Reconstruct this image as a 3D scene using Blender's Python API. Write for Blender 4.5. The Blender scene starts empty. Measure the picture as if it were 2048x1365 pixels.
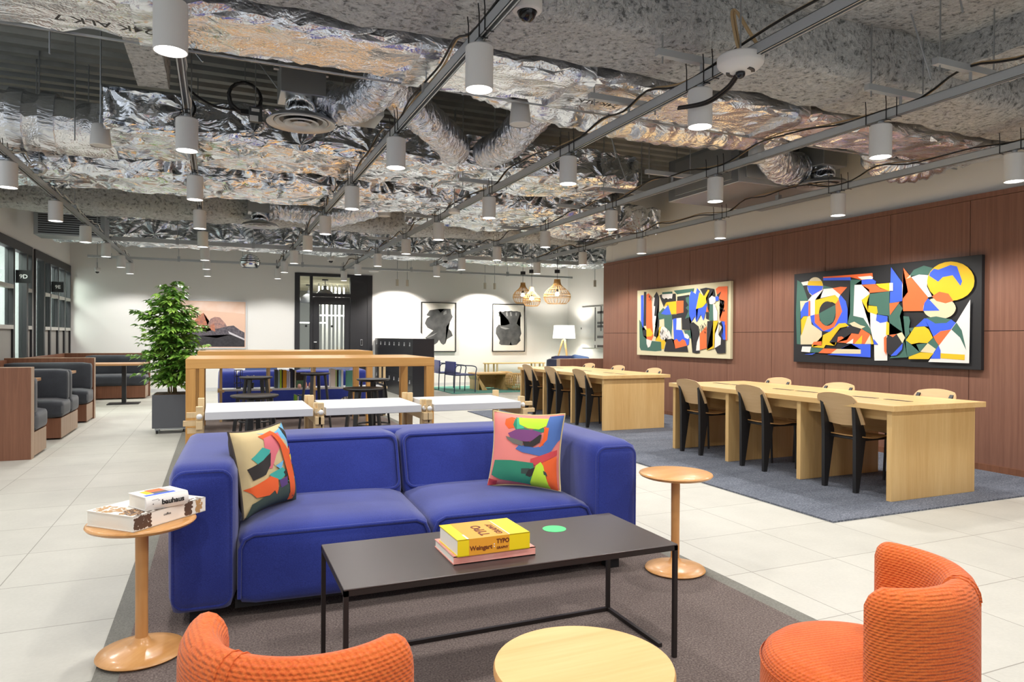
import bpy, bmesh, math, random
from mathutils import Vector, Matrix, noise

C = bpy.context.scene.collection
sc = bpy.context.scene
random.seed(7)
PI = math.pi

def lin(h):
    h = h.lstrip('#')
    o = []
    for i in (0, 2, 4):
        c = int(h[i:i + 2], 16) / 255
        o.append(c / 12.92 if c <= 0.04045 else ((c + 0.055) / 1.055) ** 2.4)
    return (o[0], o[1], o[2], 1.0)

# ------------------------------------------------------------------ materials
class NT:
    def __init__(s, name):
        s.m = bpy.data.materials.new(name)
        s.m.use_nodes = True
        s.t = s.m.node_tree
        s.b = s.t.nodes['Principled BSDF']
        s.out = s.t.nodes['Material Output']
    def n(s, kind, **kw):
        nd = s.t.nodes.new(kind)
        for k, v in kw.items():
            if k in nd.inputs:
                nd.inputs[k].default_value = v
            else:
                setattr(nd, k, v)
        return nd
    def l(s, a, ao, b, bi):
        s.t.links.new(a.outputs[ao], b.inputs[bi])
    def coord(s, scale=(1, 1, 1), which='Object', rot=(0, 0, 0)):
        tc = s.n('ShaderNodeTexCoord')
        mp = s.n('ShaderNodeMapping')
        mp.inputs['Scale'].default_value = scale
        mp.inputs['Rotation'].default_value = rot
        s.l(tc, which, mp, 'Vector')
        return mp
    def bump(s, src, so, strength, dist, prev=None):
        bp = s.n('ShaderNodeBump')
        bp.inputs['Strength'].default_value = strength
        bp.inputs['Distance'].default_value = dist
        s.l(src, so, bp, 'Height')
        if prev:
            s.l(prev, 'Normal', bp, 'Normal')
        return bp
    def ramp(s, stops):
        r = s.n('ShaderNodeValToRGB')
        e = r.color_ramp.elements
        e[0].position, e[0].color = stops[0]
        e[1].position, e[1].color = stops[-1]
        for p, c in stops[1:-1]:
            x = e.new(p)
            x.color = c
        return r

def plain(name, col, rough=0.5, metal=0.0, bump=None, col2=None, nscale=8, sheen=0.0, coat=0.0, detail=3, spec=0.5):
    k = NT(name)
    c = lin(col) if isinstance(col, str) else col
    k.b.inputs['Base Color'].default_value = c
    k.b.inputs['Roughness'].default_value = rough
    k.b.inputs['Metallic'].default_value = metal
    k.b.inputs['Specular IOR Level'].default_value = spec
    if sheen:
        k.b.inputs['Sheen Weight'].default_value = sheen
        k.b.inputs['Sheen Roughness'].default_value = 0.4
    if coat:
        k.b.inputs['Coat Weight'].default_value = coat
    if col2:
        mp = k.coord()
        nz = k.n('ShaderNodeTexNoise', Scale=nscale, Detail=detail)
        k.l(mp, 'Vector', nz, 'Vector')
        r = k.ramp([(0.35, c), (0.65, lin(col2))])
        k.l(nz, 'Fac', r, 'Fac')
        k.l(r, 'Color', k.b, 'Base Color')
    if bump:
        mp = k.coord()
        nz = k.n('ShaderNodeTexNoise', Scale=bump[0], Detail=2)
        k.l(mp, 'Vector', nz, 'Vector')
        bp = k.bump(nz, 'Fac', bump[1], bump[2])
        k.l(bp, 'Normal', k.b, 'Normal')
    return k.m

def wood(name, c1, c2, axis, scale=14, rough=0.42, stretch=0.05, coat=0.0, contrast=(0.3, 0.7)):
    k = NT(name)
    s = [scale] * 3
    s['xyz'.index(axis)] = scale * stretch
    mp = k.coord(tuple(s))
    n1 = k.n('ShaderNodeTexNoise', Scale=1.0, Detail=4, Distortion=0.6)
    n2 = k.n('ShaderNodeTexNoise', Scale=7.0, Detail=3)
    k.l(mp, 'Vector', n1, 'Vector'); k.l(mp, 'Vector', n2, 'Vector')
    mx = k.n('ShaderNodeMix'); mx.data_type = 'FLOAT'
    mx.inputs[0].default_value = 0.35
    k.l(n1, 'Fac', mx, 2); k.l(n2, 'Fac', mx, 3)
    r = k.ramp([(contrast[0], lin(c1)), (contrast[1], lin(c2))])
    k.l(mx, 0, r, 'Fac')
    k.l(r, 'Color', k.b, 'Base Color')
    k.b.inputs['Roughness'].default_value = rough
    k.b.inputs['Coat Weight'].default_value = coat
    k.b.inputs['Coat Roughness'].default_value = 0.15
    bp = k.bump(n2, 'Fac', 0.15, 0.002)
    k.l(bp, 'Normal', k.b, 'Normal')
    return k.m

def emit(name, col, st):
    k = NT(name)
    k.b.inputs['Base Color'].default_value = (0.8, 0.8, 0.8, 1)
    k.b.inputs['Emission Color'].default_value = col if not isinstance(col, str) else lin(col)
    k.b.inputs['Emission Strength'].default_value = st
    k.m.cycles.emission_sampling = 'NONE'
    return k.m

def foil(name, col, rough, cells, strength, dist, honey=False, star=0.0, stretch=(0.45, 1, 1)):
    k = NT(name)
    k.b.inputs['Base Color'].default_value = col
    k.b.inputs['Metallic'].default_value = 0.95
    k.b.inputs['Roughness'].default_value = rough
    mp = k.coord()
    nz = k.n('ShaderNodeTexNoise', Scale=2.2, Detail=2, Distortion=0.5)
    k.l(mp, 'Vector', nz, 'Vector')
    va = k.n('ShaderNodeVectorMath', operation='MULTIPLY_ADD')
    va.inputs[1].default_value = (0.3, 0.3, 0.3)
    k.l(nz, 'Color', va, 0); k.l(mp, 'Vector', va, 2)
    st = k.n('ShaderNodeMapping'); st.inputs['Scale'].default_value = stretch
    k.l(va, 'Vector', st, 'Vector')
    v1 = k.n('ShaderNodeTexVoronoi', Scale=cells)
    k.l(st, 'Vector', v1, 'Vector')
    n2 = k.n('ShaderNodeTexNoise', Scale=cells * 1.3, Detail=3, Distortion=2.2)
    k.l(st, 'Vector', n2, 'Vector')
    last = k.bump(v1, 'Distance', strength, dist)
    last = k.bump(n2, 'Fac', strength, dist * 0.8, last)
    if star:
        vs = k.n('ShaderNodeTexVoronoi', Scale=1.9)
        vs.inputs['Randomness'].default_value = 0.35
        k.l(mp, 'Vector', vs, 'Vector')
        df = k.n('ShaderNodeVectorMath', operation='SUBTRACT')
        k.l(mp, 'Vector', df, 0); k.l(vs, 'Position', df, 1)
        sp = k.n('ShaderNodeSeparateXYZ'); k.l(df, 'Vector', sp, 'Vector')
        ad = k.n('ShaderNodeMath', operation='ADD'); k.l(sp, 'Y', ad, 0); k.l(sp, 'Z', ad, 1)
        at = k.n('ShaderNodeMath', operation='ARCTAN2'); k.l(sp, 'X', at, 0); k.l(ad, 'Value', at, 1)
        m1 = k.n('ShaderNodeMath', operation='MULTIPLY'); m1.inputs[1].default_value = 7.0; k.l(at, 'Value', m1, 0)
        nm = k.n('ShaderNodeTexNoise', Scale=3.0, Detail=1); k.l(mp, 'Vector', nm, 'Vector')
        m2 = k.n('ShaderNodeMath', operation='MULTIPLY_ADD'); m2.inputs[1].default_value = 9.0; k.l(nm, 'Fac', m2, 0); k.l(m1, 'Value', m2, 2)
        sn = k.n('ShaderNodeMath', operation='SINE'); k.l(m2, 'Value', sn, 0)
        ln = k.n('ShaderNodeVectorMath', operation='LENGTH'); k.l(df, 'Vector', ln, 0)
        r = k.n('ShaderNodeMapRange'); k.l(ln, 'Value', r, 'Value')
        r.inputs['From Min'].default_value = 0.0; r.inputs['From Max'].default_value = 0.30
        r.inputs['To Min'].default_value = 1.0; r.inputs['To Max'].default_value = 0.0
        h = k.n('ShaderNodeMath', operation='MULTIPLY'); k.l(sn, 'Value', h, 0); k.l(r, 'Result', h, 1)
        h2 = k.n('ShaderNodeMath', operation='MULTIPLY'); k.l(h, 'Value', h2, 0); k.l(ln, 'Value', h2, 1)
        last = k.bump(h2, 'Value', 1.0, star, last)
    if honey:
        v3 = k.n('ShaderNodeTexVoronoi', Scale=45)
        v3.feature = 'DISTANCE_TO_EDGE'
        k.l(mp, 'Vector', v3, 'Vector')
        last = k.bump(v3, 'Distance', 0.35, 0.01, last)
    k.l(last, 'Normal', k.b, 'Normal')
    return k.m

def fabric(name, c1, c2, scale=220, bumpd=0.0015, sheen=0.25, rough=0.9, wave=None):
    k = NT(name)
    mp = k.coord()
    n1 = k.n('ShaderNodeTexNoise', Scale=scale, Detail=2)
    n2 = k.n('ShaderNodeTexNoise', Scale=3.0, Detail=3)
    k.l(mp, 'Vector', n1, 'Vector'); k.l(mp, 'Vector', n2, 'Vector')
    ad = k.n('ShaderNodeMix'); ad.data_type = 'FLOAT'; ad.inputs[0].default_value = 0.45
    k.l(n1, 'Fac', ad, 2); k.l(n2, 'Fac', ad, 3)
    r = k.ramp([(0.36, lin(c1)), (0.64, lin(c2))])
    k.l(ad, 0, r, 'Fac'); k.l(r, 'Color', k.b, 'Base Color')
    k.b.inputs['Roughness'].default_value = rough
    k.b.inputs['Sheen Weight'].default_value = sheen
    k.b.inputs['Sheen Roughness'].default_value = 0.5
    k.b.inputs['Specular IOR Level'].default_value = 0.2
    bp = k.bump(n1, 'Fac', 0.5, bumpd)
    if wave:
        w = k.n('ShaderNodeTexWave', Scale=wave, Distortion=1.2, Detail=1)
        w.bands_direction = 'Z'
        w.inputs['Detail Scale'].default_value = 4
        k.l(mp, 'Vector', w, 'Vector')
        w2 = k.n('ShaderNodeTexWave', Scale=wave * 0.8, Distortion=1.2, Detail=1)
        w2.bands_direction = 'DIAGONAL'
        k.l(mp, 'Vector', w2, 'Vector')
        bp = k.bump(w, 'Fac', 0.45, 0.004, bp)
        bp = k.bump(w2, 'Fac', 0.35, 0.004, bp)
    k.l(bp, 'Normal', k.b, 'Normal')
    return k.m

# ------------------------------------------------------------------ geometry
class G:
    def __init__(s):
        s.bm = bmesh.new(); s.mats = []; s.i = 0
    def use(s, mat):
        if mat not in s.mats: s.mats.append(mat)
        s.i = s.mats.index(mat); return s
    def merge(s, t, M=None):
        mp = {}
        for v in t.verts: mp[v] = s.bm.verts.new(M @ v.co if M else v.co)
        for f in t.faces:
            try:
                nf = s.bm.faces.new([mp[v] for v in f.verts]); nf.material_index = s.i
            except ValueError: pass
        t.free(); return s
    def box(s, x0, x1, y0, y1, z0, z1, bev=0.0, seg=1, M=None):
        t = bmesh.new()
        bmesh.ops.create_cube(t, size=1)
        for v in t.verts:
            v.co = Vector(((x0 + x1) / 2 + v.co.x * (x1 - x0), (y0 + y1) / 2 + v.co.y * (y1 - y0), (z0 + z1) / 2 + v.co.z * (z1 - z0)))
        if bev:
            bmesh.ops.bevel(t, geom=list(t.edges), offset=bev, segments=seg, profile=0.5, affect='EDGES')
        return s.merge(t, M)
    def face(s, pts):
        vs = [s.bm.verts.new(p) for p in pts]
        f = s.bm.faces.new(vs); f.material_index = s.i; return s
    def rings(s, rings, cap=True, closed=False, wrap=True):
        vr = [[s.bm.verts.new(p) for p in r] for r in rings]
        n = len(vr[0]); k = len(vr)
        for a in range(k if closed else k - 1):
            A, B = vr[a], vr[(a + 1) % k]
            for j in range(n if wrap else n - 1):
                q = [A[j], A[(j + 1) % n], B[(j + 1) % n], B[j]]
                f = s.bm.faces.new(q); f.material_index = s.i
        if cap and not closed and wrap:
            for r in (list(reversed(vr[0])), vr[-1]):
                f = s.bm.faces.new(r); f.material_index = s.i
        return s
    def tube(s, pts, r, n=8, closed=False, cap=True):
        pts = [Vector(p) for p in pts]; k = len(pts)
        rad = r if isinstance(r, (list, tuple)) else [r] * k
        rings = []; up = None
        for i, p in enumerate(pts):
            if closed: d = pts[(i + 1) % k] - pts[i - 1]
            else: d = pts[min(i + 1, k - 1)] - pts[max(i - 1, 0)]
            d.normalize()
            if up is None:
                up = Vector((0, 0, 1)) if abs(d.z) < 0.9 else Vector((1, 0, 0))
            a = d.cross(up)
            if a.length < 1e-5: a = d.orthogonal()
            a.normalize(); b = a.cross(d).normalized(); up = b
            rings.append([p + rad[i] * (math.cos(t) * a + math.sin(t) * b) for t in [2 * PI * j / n for j in range(n)]])
        return s.rings(rings, cap, closed)
    def cyl(s, p0, p1, r0, r1=None, n=16):
        return s.tube([p0, p1], [r0, r0 if r1 is None else r1], n)
    def lathe(s, prof, n=32, c=(0, 0, 0), cap=True, M=None):
        rings = []
        for r, z in prof:
            r = max(r, 1e-4)
            q = [Vector((c[0] + r * math.cos(2 * PI * j / n), c[1] + r * math.sin(2 * PI * j / n), c[2] + z)) for j in range(n)]
            rings.append([M @ v for v in q] if M else q)
        return s.rings(rings, cap)
    def prism(s, poly, axis, a0, a1):
        def mk(u, v, a):
            return {'x': (a, u, v), 'y': (u, a, v), 'z': (u, v, a)}[axis]
        return s.rings([[mk(u, v, a0) for u, v in poly], [mk(u, v, a1) for u, v in poly]])
    def ball(s, c, r, n=12, sz=1.0):
        k = max(5, n // 2)
        return s.lathe([(r * math.sin(PI * i / k), -r * sz * math.cos(PI * i / k)) for i in range(k + 1)], n, c)
    def obj(s, name, mat=None, parent=None, smooth=True, loc=None, ang=35):
        me = bpy.data.meshes.new(name)
        bmesh.ops.recalc_face_normals(s.bm, faces=list(s.bm.faces))
        s.bm.to_mesh(me); s.bm.free()
        ms = s.mats if mat is None else [mat]
        for m in ms: me.materials.append(m)
        if smooth:
            for p in me.polygons: p.use_smooth = True
            me.set_sharp_from_angle(angle=math.radians(ang))
        o = bpy.data.objects.new(name, me); C.objects.link(o)
        if parent: o.parent = parent
        if loc: o.location = loc
        return o

def tag(o, label, cat, group=None, kind=None):
    o['label'] = label; o['category'] = cat
    if group: o['group'] = group
    if kind: o['kind'] = kind
    return o
def thing(name, label, cat, loc=(0, 0, 0), rz=0.0, group=None):
    o = bpy.data.objects.new(name, None); C.objects.link(o)
    o.empty_display_size = 0.1
    o.location = loc; o.rotation_euler = (0, 0, rz)
    return tag(o, label, cat, group)
def struct(o, label=None, cat=None):
    o['kind'] = 'structure'
    if label: o['label'] = label
    if cat: o['category'] = cat
    return o
def copy_tree(o, parent=None, **kw):
    c = o.copy(); C.objects.link(c)
    if parent: c.parent = parent
    for ch in list(o.children): copy_tree(ch, c)
    return c
def again(proto, label, loc, rz=None, group=None):
    c = copy_tree(proto); c.location = loc
    if rz is not None: c.rotation_euler = (0, 0, rz)
    c['label'] = label
    if group: c['group'] = group
    return c
def text(body, size, mat, parent, M, name='lettering', bold=0.0, align='LEFT', ext=0.0004, sx=1.0):
    cu = bpy.data.curves.new(name, 'FONT')
    cu.body = body; cu.size = size; cu.extrude = ext; cu.offset = bold
    cu.align_x = align; cu.align_y = 'BOTTOM_BASELINE'; cu.resolution_u = 3
    tmp = bpy.data.objects.new(name, cu); C.objects.link(tmp)
    bpy.context.view_layer.update()
    me = bpy.data.meshes.new_from_object(tmp.evaluated_get(bpy.context.evaluated_depsgraph_get()))
    bpy.data.objects.remove(tmp); bpy.data.curves.remove(cu)
    S = Matrix.Diagonal((sx, 1, 1, 1))
    me.transform(M @ S)
    me.materials.clear(); me.materials.append(mat)
    o = bpy.data.objects.new(name, me); C.objects.link(o)
    if parent: o.parent = parent
    return o
def basis(o, x, y):   # matrix: local x axis -> x, local y axis -> y, origin o
    x = Vector(x).normalized(); y = Vector(y).normalized(); z = x.cross(y)
    M = Matrix.Identity(4)
    for i in range(3):
        M[i][0], M[i][1], M[i][2], M[i][3] = x[i], y[i], z[i], o[i]
    return M
def spline(pts, k=6):
    P = [Vector(p) for p in pts]; out = []
    for i in range(len(P) - 1):
        a, b, c, d = P[max(i - 1, 0)], P[i], P[i + 1], P[min(i + 2, len(P) - 1)]
        for j in range(k):
            t = j / k
            out.append(0.5 * ((2 * b) + (c - a) * t + (2 * a - 5 * b + 4 * c - d) * t * t + (3 * b - a - 3 * c + d) * t ** 3))
    out.append(P[-1]); return out
ORD = ['first', 'second', 'third', 'fourth', 'fifth', 'sixth', 'seventh', 'eighth', 'ninth', 'tenth']
LAMP_W, WORLD, EXPO = 47.0, 0.6, 0.55
# ------------------------------------------------------------------ palette
M_white = plain('white_paint', '#e6e5e2', 0.75, bump=(60, 0.05, 0.002))
M_white_metal = plain('white_metal', '#cfd0d2', 0.4)
M_lampbody = plain('lamp_white', '#dcdcda', 0.5)
M_glow = emit('lamp_glow', (1, 0.97, 0.93, 1), 5.0)
M_black = plain('black_metal', '#1b1b1d', 0.45)
M_blackframe = plain('black_frame', '#26262a', 0.5)
M_dark = plain('dark_fabric_black', '#141416', 0.8)
M_ctable = plain('coffee_table_metal', '#4a4240', 0.34, metal=0.25, bump=(400, 0.05, 0.0005))
M_ctleg = plain('coffee_table_legs', '#2a2422', 0.5, metal=0.3)
M_oak = wood('oak_along_y', '#dbbb83', '#cba267', 'y', 9, 0.4, 0.06, coat=0.15)
M_oakz = wood('oak_along_z', '#dcbb82', '#c59d62', 'z', 8, 0.45, 0.07)
M_oakx = wood('oak_along_x', '#d2a05a', '#b98644', 'x', 9, 0.35, 0.05, coat=0.12)
M_oakleg = wood('oak_leg', '#cf9d58', '#b17f40', 'z', 12, 0.4, 0.06)
M_oaktop = wood('oak_light_top', '#e2bb7e', '#d0a262', 'x', 10, 0.45, 0.06)
M_side = wood('side_table_oak', '#d9a467', '#c08546', 'x', 9, 0.38, 0.07, coat=0.2)
M_sidez = wood('side_table_column', '#c8935a', '#b17a44', 'z', 9, 0.42, 0.06)
M_birch = wood('pale_birch', '#dcc295', '#cdb083', 'z', 14, 0.5, 0.08)
M_ply = wood('chair_plywood', '#d3b285', '#c5a274', 'y', 12, 0.42, 0.06)
M_seatply = wood('seat_plywood', '#b98e5c', '#a67b4a', 'x', 12, 0.38, 0.06)
M_wal = wood('mahogany_panel', '#8a6250', '#775142', 'z', 40, 0.45, 0.02, contrast=(0.35, 0.65))
M_booth = wood('booth_walnut', '#875a42', '#6e4631', 'z', 30, 0.45, 0.03)
M_boothlite = wood('booth_edge', '#b39a84', '#a1866f', 'z', 40, 0.5, 0.03)
M_boothtop = wood('booth_table_top', '#b58a5e', '#9b6f47', 'x', 12, 0.4, 0.06)
M_char = fabric('charcoal_wool', '#2f3136', '#41444a', 300, 0.001)
M_blue = fabric('blue_velvet', '#1f2a72', '#2c3a8c', 260, 0.0008, sheen=0.3)
M_navy = fabric('navy_wool', '#222a4c', '#2d3760', 260, 0.0008)
M_orange = fabric('orange_weave', '#c65423', '#d97236', 180, 0.0015, sheen=0.15, wave=42)
M_galv = plain('galvanised_steel', '#a9adb0', 0.38, metal=0.85)
M_rail = plain('rail_steel', '#b4b9bc', 0.42, metal=0.3)
M_darksteel = plain('dark_steel', '#55585a', 0.5, metal=0.6)  # plain dark grey steel of the junction box and vent slots
M_cable = plain('black_cable', '#151515', 0.5)
M_cablew = plain('white_cable', '#d8d6cf', 0.5)
M_cableb = plain('tan_cable', '#b59b74', 0.6)
M_foil = foil('crinkled_foil', (0.88, 0.93, 1.0, 1), 0.16, 5.0, 0.75, 0.06, star=0.45)
M_foil2 = foil('honeycomb_foil', (0.89, 0.91, 0.95, 1), 0.24, 4.5, 0.6, 0.035, honey=True)
M_foil3 = foil('dull_foil', (0.80, 0.83, 0.88, 1), 0.26, 8.0, 0.6, 0.03)
M_hose = foil('hose_foil', (0.74, 0.78, 0.86, 1), 0.24, 9.0, 0.8, 0.03, stretch=(2, 2, .6))
M_plen = plain('plenum_steel', '#b9bcbc', 0.33, metal=0.8, bump=(90, 0.1, 0.003))
M_diff = plain('diffuser_alu', '#b4b6b8', 0.4, metal=0.6)
M_grey = plain('planter_grey', '#55585e', 0.55, bump=(30, 0.05, 0.002))
M_soil = plain('soil', '#5b4632', 0.95, bump=(60, 0.8, 0.02), col2='#3b2d20', nscale=40)
M_stem = plain('stem_brown', '#8a7a55', 0.8)
M_teal = fabric('teal_rug', '#3b8878', '#4a9a89', 200, 0.002)
M_rattan = plain('rattan', '#c99f5f', 0.55, col2='#b58746', nscale=20)
M_rattanl = plain('rattan_pale', '#d8b87f', 0.55)
M_paper = plain('book_paper', '#ece8dc', 0.85, bump=(300, 0.3, 0.001))
M_frostgrey = plain('speckled_concrete', '#cfd2d6', 0.8, col2='#b6b9be', nscale=120)
M_greypanel = plain('grey_panel', '#8d8b86', 0.6)
M_ledge = plain('grey_ledge', '#b5b4ad', 0.5)
M_navycush = plain('cushion_steel_blue', '#4e6590', 0.9)

def tile_floor():
    k = NT('pale_stone_tiles')
    mp = k.coord()
    mp.inputs['Location'].default_value = (1.01 / 1, -3.55, 0)
    br = k.n('ShaderNodeTexBrick')
    br.offset = 0.0; br.squash = 1.0
    br.inputs['Scale'].default_value = 1.0
    br.inputs['Brick Width'].default_value = 0.6175
    br.inputs['Row Height'].default_value = 0.6175
    br.inputs['Mortar Size'].default_value = 0.0030
    br.inputs['Mortar Smooth'].default_value = 0.1
    br.inputs['Color1'].default_value = lin('#c0beb4')
    br.inputs['Color2'].default_value = lin('#bab8ae')
    br.inputs['Mortar'].default_value = lin('#8a867b')
    k.l(mp, 'Vector', br, 'Vector')
    nz = k.n('ShaderNodeTexNoise', Scale=4.0, Detail=6)
    n2 = k.n('ShaderNodeTexNoise', Scale=60.0, Detail=3)
    k.l(mp, 'Vector', nz, 'Vector'); k.l(mp, 'Vector', n2, 'Vector')
    r = k.ramp([(0.3, (0.86, 0.86, 0.86, 1)), (0.7, (1, 1, 1, 1))])
    ad = k.n('ShaderNodeMix'); ad.data_type = 'FLOAT'; ad.inputs[0].default_value = 0.4
    k.l(nz, 'Fac', ad, 2); k.l(n2, 'Fac', ad, 3); k.l(ad, 0, r, 'Fac')
    mu = k.n('ShaderNodeMix'); mu.data_type = 'RGBA'; mu.blend_type = 'MULTIPLY'; mu.inputs[0].default_value = 1
    k.l(br, 'Color', mu, 6); k.l(r, 'Color', mu, 7)
    k.l(mu, 2, k.b, 'Base Color')
    k.b.inputs['Roughness'].default_value = 0.48
    bp = k.bump(n2, 'Fac', 0.08, 0.002)
    k.l(bp, 'Normal', k.b, 'Normal')
    return k.m
M_floor = tile_floor()

def carpet(name, c1, c2, c3, scale, aniso=1.0):
    k = NT(name)
    mp = k.coord((1, aniso, 1))
    n1 = k.n('ShaderNodeTexNoise', Scale=scale, Detail=2)
    n2 = k.n('ShaderNodeTexNoise', Scale=1.3, Detail=3)
    k.l(mp, 'Vector', n1, 'Vector'); k.l(mp, 'Vector', n2, 'Vector')
    r = k.ramp([(0.32, lin(c1)), (0.5, lin(c2)), (0.68, lin(c3))])
    ad = k.n('ShaderNodeMix'); ad.data_type = 'FLOAT'; ad.inputs[0].default_value = 0.2
    k.l(n1, 'Fac', ad, 2); k.l(n2, 'Fac', ad, 3); k.l(ad, 0, r, 'Fac')
    k.l(r, 'Color', k.b, 'Base Color')
    k.b.inputs['Roughness'].default_value = 0.95
    k.b.inputs['Specular IOR Level'].default_value = 0.1
    bp = k.bump(n1, 'Fac', 0.8, 0.006)
    k.l(bp, 'Normal', k.b, 'Normal')
    return k.m
M_brown = carpet('brown_carpet', '#554b47', '#6e635f', '#877b75', 130)
M_rugedge = carpet('grey_carpet_edge', '#73726b', '#7d7c75', '#86857d', 130)
M_bluecarpet = carpet('blue_grey_carpet', '#474b55', '#626771', '#8a8e98', 60, 4.0)

def sprayed():
    k = NT('sprayed_fireproofing')
    mp = k.coord()
    n1 = k.n('ShaderNodeTexNoise', Scale=24.0, Detail=5, Roughness=0.7)
    n2 = k.n('ShaderNodeTexNoise', Scale=3.0, Detail=3)
    v = k.n('ShaderNodeTexVoronoi', Scale=30.0)
    for q in (n1, n2, v): k.l(mp, 'Vector', q, 'Vector')
    r = k.ramp([(0.36, lin('#7a7d7e')), (0.45, lin('#c6c9ca')), (0.7, lin('#e2e4e4'))])
    k.l(n1, 'Fac', r, 'Fac'); k.l(r, 'Color', k.b, 'Base Color')
    k.b.inputs['Roughness'].default_value = 0.95
    b1 = k.bump(n2, 'Fac', 0.8, 0.12)
    b2 = k.bump(n1, 'Fac', 1.0, 0.05, b1)
    b3 = k.bump(v, 'Distance', 0.6, 0.02, b2)
    k.l(b3, 'Normal', k.b, 'Normal')
    return k.m
M_spray = sprayed()
M_deck = plain('corrugated_deck', '#8f928f', 0.5, metal=0.35, col2='#7d807d', nscale=3)

def leafmat():
    k = NT('glossy_leaf')
    tc = k.n('ShaderNodeTexCoord')
    mp = k.n('ShaderNodeMapping'); k.l(tc, 'Object', mp, 'Vector')
    nz = k.n('ShaderNodeTexNoise', Scale=9.0, Detail=2)
    k.l(mp, 'Vector', nz, 'Vector')
    r = k.ramp([(0.35, lin('#44702a')), (0.5, lin('#6d9e3c')), (0.66, lin('#a6cc5e'))])
    k.l(nz, 'Fac', r, 'Fac'); k.l(r, 'Color', k.b, 'Base Color')
    k.b.inputs['Roughness'].default_value = 0.35
    k.b.inputs['Transmission Weight'].default_value = 0.0
    return k.m
M_leaf = leafmat()

def pane(name, tint, rough, alpha):
    k = NT(name)
    tr = k.n('ShaderNodeBsdfTransparent'); tr.inputs['Color'].default_value = tint
    gl = k.n('ShaderNodeBsdfGlossy'); gl.inputs['Roughness'].default_value = rough
    mx = k.n('ShaderNodeMixShader'); mx.inputs[0].default_value = alpha
    k.l(tr, 'BSDF', mx, 1); k.l(gl, 'BSDF', mx, 2); k.l(mx, 'Shader', k.out, 'Surface')
    return k.m
M_pane = pane('window_glass', (0.86, 0.93, 0.89, 1), 0.03, 0.10)
M_pane2 = pane('door_glass', (0.92, 0.95, 0.93, 1), 0.02, 0.08)
ART = {'G': plain('paint_green', '#41695d', 0.7), 'B': plain('paint_blue', '#3a5fe0', 0.7), 'O': plain('paint_orange', '#ec6c38', 0.7),
       'Y': plain('paint_yellow', '#e6bb1e', 0.7), 'K': plain('paint_black', '#26262a', 0.7), 'W': plain('paint_white', '#e4e0da', 0.7),
       'C': plain('paint_cream', '#d8cba8', 0.7), 'D': plain('ink_dark_grey', '#5a5b5c', 0.6, col2='#3f4041', nscale=5), 'L': plain('ink_light_grey', '#8c8d8d', 0.6),
       'S2': plain('print_peach_sky', '#e8c4ae', 0.5, col2='#efd5c6', nscale=3), 'P1': plain('print_lit_rock', '#c98263', 0.5, col2='#9d6a5e', nscale=22),
       'P2': plain('print_pink_rock', '#b98d80', 0.5, col2='#8b7273', nscale=25), 'P3': plain('print_grey_rock', '#6f6870', 0.5, col2='#47444c', nscale=30),
       'P4': plain('print_dark_ridge', '#3a383d', 0.5, col2='#2c2b2f', nscale=20), 'P5': plain('print_snow', '#cfccd2', 0.5)}
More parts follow.
